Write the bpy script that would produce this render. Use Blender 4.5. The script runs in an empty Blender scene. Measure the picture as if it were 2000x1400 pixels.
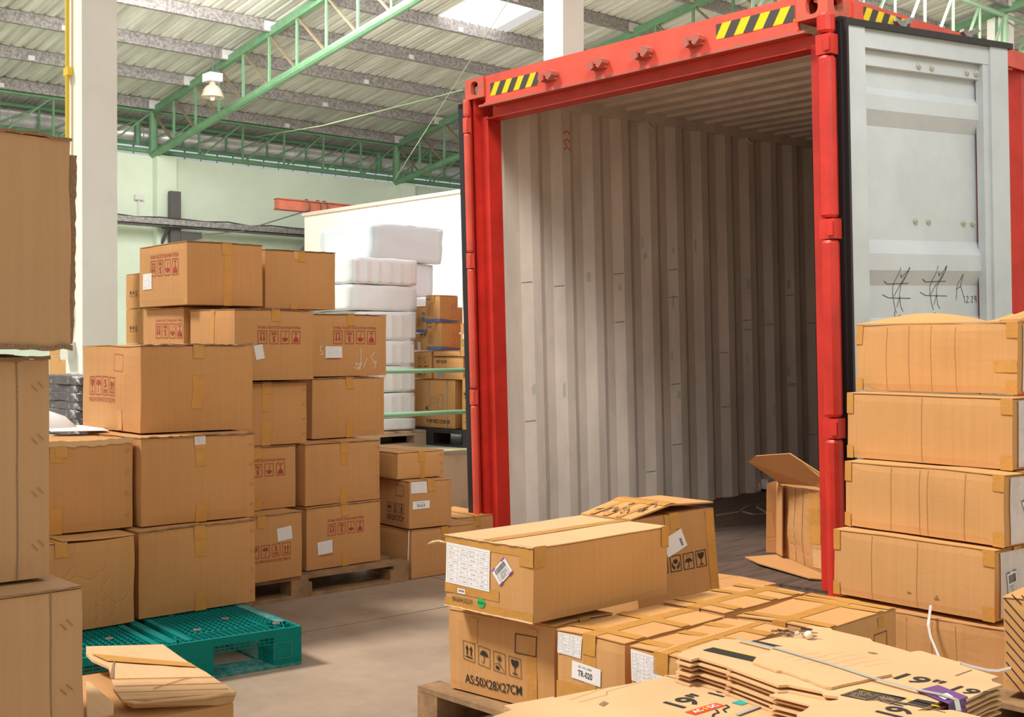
import bpy, math, random
from math import sin, cos, pi, radians as R, tan
from mathutils import Vector as V, Matrix, noise, Euler
S = bpy.context.scene
COL = S.collection
# ------------------------------------------------------------------ camera, world, sun, exposure
FPX, YAW, PITCH, CH = 2400.0, 0.8357, 0.007, 1.22
fw = V((-sin(YAW)*cos(PITCH), cos(YAW)*cos(PITCH), -sin(PITCH)))
rt = V((cos(YAW), sin(YAW), 0)); upv = rt.cross(fw)
cd = bpy.data.cameras.new('camera'); cam = bpy.data.objects.new('camera', cd); COL.objects.link(cam)
cd.sensor_width = 36; cd.lens = FPX/2000*36; cd.clip_end = 200; cd.clip_start = .05
cam.matrix_world = Matrix((( rt.x, upv.x, -fw.x, 0), (rt.y, upv.y, -fw.y, 0), (rt.z, upv.z, -fw.z, CH), (0, 0, 0, 1)))
S.camera = cam
W = bpy.data.worlds.new('sky'); S.world = W; W.use_nodes = True
W.node_tree.nodes['Background'].inputs[0].default_value = (1.0, .975, .93, 1)
W.node_tree.nodes['Background'].inputs[1].default_value = .62
sd = bpy.data.lights.new('sun', 'SUN'); sd.energy = 3.4; sd.angle = R(12); sd.color = (1, .95, .86)
sun = bpy.data.objects.new('sun', sd); COL.objects.link(sun)
sun.rotation_euler = V((.36, .46, -.80)).to_track_quat('-Z', 'Y').to_euler()
for (lx, ly, lz), (sx_, sy_), pw, aim in (((-15.6, 8.6, 6.6), (4, 4), 620, (-.45, .75, -.75)), ((-8.5, 19, 7.2), (5, 6), 700, (-.1, .2, -1)), ((.4, 1.9, 6.2), (2.2, 2.2), 24, (-5.5, 3.6, -4.4))):
    ld = bpy.data.lights.new('fill_light', 'AREA'); ld.shape = 'RECTANGLE'; ld.size, ld.size_y = sx_, sy_; ld.energy = pw; ld.color = (1, .98, .93)  # unseen area lamps added to brighten the back of the hall and container
    if lx > 0: ld.spread = R(48)
    lo = bpy.data.objects.new('fill_light', ld); COL.objects.link(lo); lo.location = (lx, ly, lz); lo.rotation_euler = V(aim).to_track_quat('-Z', 'Y').to_euler()
S.view_settings.view_transform = 'Standard'; S.view_settings.look = 'None'
S.view_settings.exposure = 0.22; S.view_settings.gamma = 1; S.view_settings.use_curve_mapping = False

# ------------------------------------------------------------------ helpers
def ray(px, py): return fw + rt*((px-1000)/FPX) - upv*((py-700)/FPX)
O3 = V((0, 0, CH))
def onz(px, py, z): d = ray(px, py); return O3 + d*((z-CH)/d.z)
def onx(px, py, x): d = ray(px, py); return O3 + d*(x/d.x)
def ony(px, py, y): d = ray(px, py); return O3 + d*(y/d.y)
def atd(px, py, k): return O3 + ray(px, py)*k

class MB:
    def __init__(s): s.v = []; s.f = []
    def add(s, vs, fs):
        n = len(s.v); s.v += [V(a) for a in vs]; s.f += [tuple(i+n for i in f) for f in fs]; return s
    def box(s, a, b, M=None, ch=0):
        x0, y0, z0 = a; x1, y1, z1 = b
        vs = [V(p) for p in ((x0,y0,z0),(x1,y0,z0),(x1,y1,z0),(x0,y1,z0),(x0,y0,z1),(x1,y0,z1),(x1,y1,z1),(x0,y1,z1))]
        if M: vs = [M @ p for p in vs]
        return s.add(vs, [(3,2,1,0),(4,5,6,7),(0,1,5,4),(1,2,6,5),(2,3,7,6),(3,0,4,7)])
    def beam(s, a, b, w, h=None, up=V((0,0,1))):
        a, b = V(a), V(b); h = h or w; d = (b-a).normalized()
        if abs(d.dot(up)) > .98: up = V((0, 1, 0))
        r = d.cross(up).normalized()*w/2; u = r.cross(d).normalized()*h/2
        vs = [a-r-u, a+r-u, a+r+u, a-r+u, b-r-u, b+r-u, b+r+u, b-r+u]
        return s.add(vs, [(3,2,1,0),(4,5,6,7),(0,1,5,4),(1,2,6,5),(2,3,7,6),(3,0,4,7)])
    def tube(s, pts, r, n=8, caps=True):
        pts = [V(p) for p in pts]; rings = []
        rr = r if isinstance(r, (list, tuple)) else [r]*len(pts)
        pr = None
        for i, p in enumerate(pts):
            d = (pts[min(i+1, len(pts)-1)]-pts[max(i-1, 0)]).normalized()
            if pr is None:
                a = V((0, 0, 1)) if abs(d.z) < .9 else V((1, 0, 0)); pr = d.cross(a).normalized()
            pr = (pr - d*pr.dot(d)).normalized(); q = d.cross(pr)
            rings.append([p + (pr*cos(2*pi*k/n)+q*sin(2*pi*k/n))*rr[i] for k in range(n)])
        vs = [v for g in rings for v in g]; fs = []
        for i in range(len(pts)-1):
            for k in range(n):
                fs.append((i*n+k, i*n+(k+1) % n, (i+1)*n+(k+1) % n, (i+1)*n+k))
        if caps: fs += [tuple(range(n-1, -1, -1)), tuple((len(pts)-1)*n+k for k in range(n))]
        return s.add(vs, fs)
    def lathe(s, prof, n=20, M=None):
        vs = [V((r*cos(2*pi*k/n), r*sin(2*pi*k/n), z)) for r, z in prof for k in range(n)]
        if M: vs = [M @ p for p in vs]
        return s.add(vs, [(i*n+k, i*n+(k+1) % n, (i+1)*n+(k+1) % n, (i+1)*n+k) for i in range(len(prof)-1) for k in range(n)])
    def prism(s, poly, z0, z1, M=None):
        n = len(poly)
        a = sum(poly[i][0]*poly[(i+1) % n][1]-poly[(i+1) % n][0]*poly[i][1] for i in range(n))
        if a < 0: poly = poly[::-1]
        vs = [V((p[0], p[1], z0)) for p in poly] + [V((p[0], p[1], z1)) for p in poly]
        if M: vs = [M @ p for p in vs]
        return s.add(vs, [tuple(range(n-1, -1, -1)), tuple(range(n, 2*n))] + [(i, (i+1) % n, n+(i+1) % n, n+i) for i in range(n)])
    def extrude(s, prof, axis_a, axis_b, vec):
        "open or closed profile list of (a,b) extruded along vec"
        vs = [axis_a*a+axis_b*b for a, b in prof]; n = len(vs)
        return s.add(vs+[p+vec for p in vs], [(i, i+1, n+i+1, n+i) for i in range(n-1)])
    def map(s, fn): s.v = [fn(p) for p in s.v]; return s

def obj(name, mb, mat, parent=None, label=None, smooth=False):
    me = bpy.data.meshes.new(name); me.from_pydata([tuple(p) for p in mb.v], [], mb.f); me.update()
    me.materials.append(mat)
    if smooth:
        for p in me.polygons: p.use_smooth = True
    o = bpy.data.objects.new(name, me); COL.objects.link(o)
    if parent: o.parent = parent
    if label: o['label'] = label
    return o
def tag(o, label, cat, group=None, kind=None):
    o['label'] = label; o['category'] = cat
    if group: o['group'] = group
    if kind: o['kind'] = kind
    return o
def thing(name, label, cat, loc=(0, 0, 0), rz=0, group=None):
    o = bpy.data.objects.new(name, None); COL.objects.link(o); o.empty_display_size = .1
    o.location = loc; o.rotation_euler = (0, 0, rz)
    return tag(o, label, cat, group)
def struct(o, label=None):
    o['kind'] = 'structure'
    if label: o['label'] = label
    return o
def shared(name, me, parent, loc=None, rz=0):
    o = bpy.data.objects.new(name, me); COL.objects.link(o); o.parent = parent
    if loc is not None: o.location = loc
    o.rotation_euler = (0, 0, rz); return o

# ------------------------------------------------------------------ materials
def mat(name, col, rough=.6, metal=0, noise_s=0, noise_a=0, col2=None, bump=0, bump_s=40, stretch=(1, 1, 1), trans=0, spec=.5, alpha=1, thr=(.35, .65), coat=0, bstretch=None):
    m = bpy.data.materials.new(name); m.use_nodes = True
    nt = m.node_tree; N = nt.nodes; L = nt.links; b = N['Principled BSDF']
    b.inputs['Base Color'].default_value = (*col, 1); b.inputs['Roughness'].default_value = rough
    b.inputs['Metallic'].default_value = metal; b.inputs['Specular IOR Level'].default_value = spec
    if coat: b.inputs['Coat Weight'].default_value = coat
    if trans: b.inputs['Transmission Weight'].default_value = trans
    if alpha < 1: b.inputs['Alpha'].default_value = alpha
    g = N.new('ShaderNodeTexCoord')
    if noise_s:
        mp = N.new('ShaderNodeMapping'); mp.inputs['Scale'].default_value = stretch
        t = N.new('ShaderNodeTexNoise'); t.inputs['Scale'].default_value = noise_s; t.inputs['Detail'].default_value = 6; t.inputs['Roughness'].default_value = .65
        L.new(g.outputs['Object'], mp.inputs[0]); L.new(mp.outputs[0], t.inputs['Vector'])
        r = N.new('ShaderNodeValToRGB'); r.color_ramp.elements[0].position = thr[0]; r.color_ramp.elements[1].position = thr[1]
        c2 = col2 or tuple(c*(1-noise_a) for c in col)
        r.color_ramp.elements[0].color = (*c2, 1); r.color_ramp.elements[1].color = (*col, 1)
        L.new(t.outputs['Fac'], r.inputs[0]); L.new(r.outputs[0], b.inputs['Base Color'])
    if bump:
        t2 = N.new('ShaderNodeTexNoise'); t2.inputs['Scale'].default_value = bump_s; t2.inputs['Detail'].default_value = 4
        mp2 = N.new('ShaderNodeMapping'); mp2.inputs['Scale'].default_value = bstretch or stretch
        L.new(g.outputs['Object'], mp2.inputs[0]); L.new(mp2.outputs[0], t2.inputs['Vector'])
        bp = N.new('ShaderNodeBump'); bp.inputs['Strength'].default_value = bump; bp.inputs['Distance'].default_value = .004
        L.new(t2.outputs['Fac'], bp.inputs['Height']); L.new(bp.outputs[0], b.inputs['Normal'])
    return m

def kraft(name, col, crease=.35, flute=(55, 55, 1.6)):
    m = bpy.data.materials.new(name); m.use_nodes = True
    nt = m.node_tree; N = nt.nodes; L = nt.links; b = N['Principled BSDF']
    b.inputs['Roughness'].default_value = .78; b.inputs['Specular IOR Level'].default_value = .25
    g = N.new('ShaderNodeTexCoord')
    def nz(scale, st, det=4):
        mp = N.new('ShaderNodeMapping'); mp.inputs['Scale'].default_value = st
        t = N.new('ShaderNodeTexNoise'); t.inputs['Scale'].default_value = scale; t.inputs['Detail'].default_value = det
        L.new(g.outputs['Object'], mp.inputs[0]); L.new(mp.outputs[0], t.inputs['Vector']); return t
    big = nz(2.2, (1, 1, 1), 5); st = nz(1, flute, 2); fine = nz(420, (1, 1, 1), 1)
    def math_(op, a, bb):
        n = N.new('ShaderNodeMath'); n.operation = op
        for i, q in enumerate((a, bb)):
            if isinstance(q, (int, float)): n.inputs[i].default_value = q
            else: L.new(q, n.inputs[i])
        return n.outputs[0]
    s = math_('ADD', math_('MULTIPLY', big.outputs['Fac'], .30), math_('MULTIPLY', st.outputs['Fac'], .16))
    s = math_('ADD', s, math_('MULTIPLY', fine.outputs['Fac'], .14)); s = math_('ADD', s, .70)
    mx = N.new('ShaderNodeVectorMath'); mx.operation = 'SCALE'; mx.inputs[0].default_value = col
    L.new(s, mx.inputs['Scale']); L.new(mx.outputs[0], b.inputs['Base Color'])
    # crumple creases
    vo = N.new('ShaderNodeTexVoronoi'); vo.feature = 'DISTANCE_TO_EDGE'; vo.inputs['Scale'].default_value = 3.1
    wn = nz(3.5, (1, 1, 1), 3); ad = N.new('ShaderNodeVectorMath'); ad.operation = 'ADD'
    sc = N.new('ShaderNodeVectorMath'); sc.operation = 'SCALE'; sc.inputs['Scale'].default_value = .35
    L.new(wn.outputs['Color'], sc.inputs[0]); L.new(g.outputs['Object'], ad.inputs[0]); L.new(sc.outputs[0], ad.inputs[1]); L.new(ad.outputs[0], vo.inputs['Vector'])
    mr = N.new('ShaderNodeMapRange'); mr.inputs['From Max'].default_value = .02; L.new(vo.outputs['Distance'], mr.inputs['Value'])
    h = math_('ADD', math_('MULTIPLY', mr.outputs[0], crease), math_('MULTIPLY', st.outputs['Fac'], .5))
    bp = N.new('ShaderNodeBump'); bp.inputs['Strength'].default_value = .35; bp.inputs['Distance'].default_value = .004
    L.new(h, bp.inputs['Height']); L.new(bp.outputs[0], b.inputs['Normal'])
    return m
K_TAN = kraft('kraft_tan', (.50, .295, .155), .15)  # tan, orange and brown tints also carry each stack's light temperature
K_ORANGE = kraft('kraft_orange', (.60, .315, .12), .12)
K_BROWN = kraft('kraft_brown', (.53, .27, .105), .2)
K_PALE = kraft('kraft_pale', (.66, .415, .215), .25, (3, 60, 3))
K_SHEET = kraft('kraft_sheet', (.66, .415, .215), .1, (3, 3, 3))
K_OLD = kraft('kraft_crumpled', (.54, .28, .11), .9)
K_EDGE = mat('corrugated_edge', (.36, .22, .12), .9, noise_s=300, noise_a=.5)
TAPE = mat('brown_tape', (.60, .29, .065), .38, noise_s=14, noise_a=.12, bump=.35, bump_s=60, spec=.5)
TAPE_G = mat('glossy_tape', (.62, .40, .18), .16, bump=.9, bump_s=45, spec=.8)
CLEAR = mat('plastic_wrap', (.74, .66, .68), .14, bump=.9, bump_s=22, spec=.8, noise_s=9, noise_a=.2)
PAPER = mat('white_paper', (.82, .80, .80), .6)
INK_R = mat('red_ink', (.36, .045, .035), .8)
INK_K = mat('black_ink', (.025, .02, .018), .7)
INK_B = mat('blue_ink', (.09, .17, .42), .7)
INK_G = mat('grey_ink', (.30, .28, .28), .8)
INK_L = mat('faint_ink', (.56, .54, .56), .8)
CHALK = mat('white_chalk', (.75, .70, .62), .9)
COPPER = mat('copper_staple', (.42, .17, .08), .35, .8)
C_RED = mat('container_red', (.66, .035, .022), .42, noise_s=5, noise_a=.25, bump=.15, bump_s=12)
C_RED2 = mat('container_red_faded', (.78, .10, .06), .5, noise_s=6, noise_a=.2)
C_WORN = mat('worn_casting', (.62, .10, .06), .6, noise_s=14, col2=(.26, .14, .09), thr=(.32, .5))
C_GREY = mat('container_inner_grey', (.82, .72, .63), .5, noise_s=4, noise_a=.22, stretch=(1, 1, .35), bump=.1, bump_s=20)
C_DOOR = mat('door_grey', (.60, .64, .67), .45, noise_s=3, noise_a=.12)
C_FLOOR = mat('container_plywood', (.13, .085, .065), .6, noise_s=6, noise_a=.5, stretch=(6, .6, 1))
RUB = mat('rubber', (.025, .022, .025), .4)
DARKM = mat('dark_steel', (.10, .09, .09), .5)
KEEPER = mat('lock_keeper_paint', (.50, .10, .07), .6, noise_s=30, col2=(.30, .15, .12), thr=(.35, .55))
CAMS = mat('galvanized_cam', (.42, .38, .34), .5, .3, noise_s=40, noise_a=.5)
BOLT = mat('bolt_paint', (.52, .54, .46), .45)
YEL = mat('hazard_yellow', (.86, .60, .0), .5)
GREEN = mat('truss_green', (.17, .34, .185), .5, noise_s=5, noise_a=.2)
GREEN_L = mat('rail_green', (.22, .42, .25), .4)
RUST = mat('brace_brown', (.28, .22, .14), .7, noise_s=6, noise_a=.3)
GALV = mat('galvanized_steel', (.42, .39, .385), .6, .1, noise_s=22, col2=(.22, .20, .20), thr=(.4, .6))
ROOF = mat('roof_sheet_underside', (.80, .79, .72), .6, 0, noise_s=1.1, col2=(.50, .48, .42), stretch=(.35, 5, 1), thr=(.34, .62))
PATCH = mat('splice_plate', (.75, .72, .74), .5)
MINT = mat('mint_wall', (.74, .83, .69), .8, noise_s=.6, noise_a=.12)
CREAM = mat('column_paint', (.90, .87, .80), .75, noise_s=1.4, noise_a=.07, bump=.1, bump_s=8)
DOCK = mat('dock_paint', (.62, .53, .36), .8, noise_s=7, noise_a=.25, thr=(.2, .45))
DOCKTOP = mat('dock_top_concrete', (.42, .44, .34), .7, noise_s=4, noise_a=.3)
CONC = mat('concrete_floor', (.40, .30, .22), .5, noise_s=1.6, col2=(.24, .18, .13), thr=(.3, .62), bump=.12, bump_s=6)
TEAL = mat('teal_plastic', (.0, .21, .19), .5, noise_s=20, noise_a=.15, spec=.15)
TEAL_W = mat('teal_plastic_worn', (.12, .27, .25), .5, noise_s=30, col2=(.0, .2, .19), thr=(.4, .6))
WOOD = mat('pallet_wood', (.36, .21, .10), .8, noise_s=10, noise_a=.45, stretch=(1, 1, 1), bump=.5, bump_s=40)
WOOD_G = mat('pallet_wood_grey', (.30, .215, .15), .8, noise_s=10, noise_a=.4, bump=.5, bump_s=40)
BLACKP = mat('black_plastic', (.02, .02, .025), .4)
WHITE = mat('white_foam', (.86, .88, .90), .5, noise_s=6, noise_a=.08, bump=.5, bump_s=9)
WRAPG = mat('mint_film', (.55, .78, .72), .3, noise_s=6, noise_a=.1)
WRAPB = mat('pale_blue_film', (.80, .87, .93), .3, bump=.6, bump_s=5)
PANEL = mat('white_panel', (.86, .82, .74), .6)
SILVER = mat('foil_duct', (.88, .83, .80), .3, .25, noise_s=2, noise_a=.35, bump=.6, bump_s=5)
STRAP = mat('white_strap', (.66, .63, .62), .35)
STRAPG = mat('grey_strap', (.42, .43, .38), .4)
PURPLE = mat('purple_print', (.13, .05, .22), .35)
REDP = mat('red_print', (.75, .08, .03), .4)
ORANGE = mat('orange_beam', (.70, .20, .12), .6, noise_s=4, noise_a=.25)
GREENST = mat('green_sticker', (.02, .50, .12), .4)
CHROME = mat('key_metal', (.6, .57, .52), .25, 1)
BALL = mat('ivory_ball', (.80, .74, .58), .3)
BULB = mat('frosted_bulb', (.85, .78, .68), .3)
HOOD = mat('lamp_hood', (.66, .56, .45), .35, .2)
YPIPE = mat('yellow_pipe', (.85, .58, .05), .4)
DPLAST = mat('dark_wrapped_goods', (.10, .08, .09), .3, noise_s=7, col2=(.75, .70, .72), thr=(.36, .44), bump=.9, bump_s=10)
LOUV = mat('louvre_pane', (.55, .57, .62), .5)
_b = LOUV.node_tree.nodes['Principled BSDF']; _b.inputs['Emission Color'].default_value = (.85, .9, 1, 1); _b.inputs['Emission Strength'].default_value = .3
SOFF = mat('dark_soffit', (.10, .085, .08), .8)

# ------------------------------------------------------------------ flat print
TXT = {}
def text2d(s, bold=0.0):
    k = (s, bold)
    if k in TXT: return TXT[k]
    c = bpy.data.curves.new('t', 'FONT'); c.body = s; c.size = 1; c.resolution_u = 3; c.offset = bold
    o = bpy.data.objects.new('t', c); COL.objects.link(o)
    dg = bpy.context.evaluated_depsgraph_get(); me = o.evaluated_get(dg).to_mesh()
    vs = [(p.co.x, p.co.y) for p in me.vertices]; fs = [tuple(p.vertices) for p in me.polygons]
    o.evaluated_get(dg).to_mesh_clear()
    bpy.data.objects.remove(o); bpy.data.curves.remove(c)
    x0 = min(p[0] for p in vs); x1 = max(p[0] for p in vs); y0 = min(p[1] for p in vs); y1 = max(p[1] for p in vs)
    TXT[k] = ([(x-x0, y-y0) for x, y in vs], fs, x1-x0, y1-y0); return TXT[k]

class P2:
    "flat print in (u,v) metres"
    def __init__(s): s.v = []; s.f = []
    def poly(s, pts):
        n = len(s.v); a = sum(pts[i][0]*pts[(i+1) % len(pts)][1]-pts[(i+1) % len(pts)][0]*pts[i][1] for i in range(len(pts)))
        if a < 0: pts = pts[::-1]
        s.v += [tuple(p) for p in pts]; s.f.append(tuple(range(n, n+len(pts)))); return s
    def rect(s, a, b, c, d): return s.poly([(a, b), (c, b), (c, d), (a, d)])
    def grid(s, a, b, c, d, nu=4, nv=4):
        n = len(s.v)
        s.v += [(a+(c-a)*i/nu, b+(d-b)*j/nv) for j in range(nv+1) for i in range(nu+1)]
        s.f += [(n+j*(nu+1)+i, n+j*(nu+1)+i+1, n+(j+1)*(nu+1)+i+1, n+(j+1)*(nu+1)+i) for j in range(nv) for i in range(nu)]; return s
    def frame(s, a, b, c, d, t):
        s.rect(a, b, c, b+t); s.rect(a, d-t, c, d); s.rect(a, b+t, a+t, d-t); return s.rect(c-t, b+t, c, d-t)
    def line(s, pts, t):
        for p, q in zip(pts, pts[1:]):
            dx, dy = q[0]-p[0], q[1]-p[1]; l = math.hypot(dx, dy) or 1; nx, ny = -dy/l*t/2, dx/l*t/2
            s.poly([(p[0]-nx, p[1]-ny), (q[0]-nx, q[1]-ny), (q[0]+nx, q[1]+ny), (p[0]+nx, p[1]+ny)])
        return s
    def text(s, t, x, y, h, w=None, bold=0.0, cx=1.0):
        vs, fs, tw, th = text2d(t, bold); k = h/th; kx = (w/tw) if w else k*cx; n = len(s.v)
        s.v += [(x+a*kx, y+b*k) for a, b in vs]; s.f += [tuple(i+n for i in f) for f in fs]; return s
    def add(s, o, dx=0, dy=0, k=1, rot=0):
        n = len(s.v); c, q = cos(rot)*k, sin(rot)*k
        s.v += [(dx+a*c-b*q, dy+a*q+b*c) for a, b in o.v]; s.f += [tuple(i+n for i in f) for f in o.f]; return s

def sym(kind, fr=.05):
    "handling symbol in a unit wide, 1.25 tall frame"
    p = P2(); p.frame(0, 0, 1, 1.25, fr)
    if kind == 'glass':
        p.poly([(.2, 1.08), (.22, .85), (.32, .68), (.47, .58), (.53, .58), (.68, .68), (.78, .85), (.8, 1.08), (.52, 1.08), (.44, .92), (.42, 1.08)])
        p.rect(.47, .25, .53, .6); p.rect(.3, .17, .7, .24)
    if kind == 'umbrella':
        arc = [(.5+.33*cos(a*pi/10), .66+.36*sin(a*pi/10)) for a in range(11)]
        p.poly(arc+[(.28, .70), (.39, .66), (.5, .70), (.61, .66), (.72, .70)][::1])
        p.line([(.5, .68), (.5, .3), (.46, .22), (.38, .22), (.35, .3)], .045)
    if kind == '5':
        p.text('5', .33, .52, .52, .32, .02); p.rect(.22, .32, .78, .39); p.rect(.22, .18, .78, .25)
    if kind == 'up':
        for x in (.33, .67):
            p.poly([(x-.13, .72), (x+.13, .72), (x, 1.03)]); p.rect(x-.045, .36, x+.045, .72)
        p.rect(.2, .2, .8, .28)
    if kind == 'oneup':
        p.poly([(.3, .62), (.7, .62), (.5, 1.0)]); p.rect(.38, .28, .62, .62); p.rect(.2, .17, .8, .22); p.rect(.2, 1.06, .8, 1.1)
    if kind == 'sun':
        for a in range(12): p.line([(.5, .85), (.5+.25*cos(a*pi/6), .85+.25*sin(a*pi/6))], .03)
        p.poly([(.5+.09*cos(a*pi/5), .85+.09*sin(a*pi/5)) for a in range(10)]); p.line([(.5, .6), (.85, .15)], .035)
        p.line([(.12, .42), (.38, .55), (.62, .38)], .035); p.rect(.2, .17, .5, .36)
    if kind == 'hands':
        p.poly([(.5, .98), (.68, .88), (.68, .68), (.5, .58), (.32, .68), (.32, .88)])
        p.poly([(.14, .7), (.2, .72), (.26, .5), (.42, .38), (.42, .2), (.28, .2), (.16, .42)])
        p.poly([(.86, .7), (.8, .72), (.74, .5), (.58, .38), (.58, .2), (.72, .2), (.84, .42)])
    if kind == 'rain':
        arc = [(.5+.34*cos(a*pi/10), .55+.30*sin(a*pi/10)) for a in range(11)]
        p.poly(arc+[(.33, .58), (.5, .54), (.67, .58)]); p.line([(.5, .55), (.5, .25), (.43, .18), (.37, .25)], .045)
        for i in range(5): p.line([(.3+i*.1, .95+.08*(i % 2)), (.27+i*.1, 1.03+.08*(i % 2))], .03)
    return p
def marks(text, kinds=('glass', 'umbrella', '5', 'up'), w=.034, gap=.008, top=False, th=.014, fr=.05):
    p = P2(); x = 0
    for k in kinds: p.add(sym(k, fr), x, th+.010, w); x += w+gap
    tw = x-gap
    if text: p.text(text, 0, 0, th, tw, .0)
    p.w = tw; p.h = th+.010+1.25*w; return p
def flip(p, w=None, h=None):
    q = P2(); q.v = [(p.w-a, p.h-b) for a, b in p.v]; q.f = p.f; q.w, q.h = p.w, p.h; return q
def listing(w, h, rows=6, cols=2, seed=0):
    "printed table with small scribbled words"
    rnd = random.Random(seed); p = P2(); t = .0008
    for i in range(rows+1): p.rect(0, h*i/rows-t/2, w, h*i/rows+t/2)
    for j in range(cols+1): p.rect(w*j/cols-t/2, 0, w*j/cols+t/2, h)
    for i in range(rows):
        for j in range(cols):
            n = rnd.randint(4, 8); cw = w/cols/11; x = w*j/cols+w/cols*rnd.uniform(.12, .3)
            for q in range(n):
                if rnd.random() < .85: p.rect(x+q*cw, h*(i+.36)/rows, x+q*cw+cw*rnd.uniform(.4, .75), h*(i+.62)/rows)
    return p
def barcode(w, h, seed=1):
    rnd = random.Random(seed); p = P2(); x = 0
    while x < w:
        a = rnd.choice((.0008, .0012, .002))*w/.05; p.rect(x, 0, x+a, h); x += a+rnd.choice((.0008, .0014))*w/.05
    return p
def strokes(lines, sc, t):
    p = P2()
    for l in lines: p.line([(a*sc, b*sc) for a, b in l], t)
    return p

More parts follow.
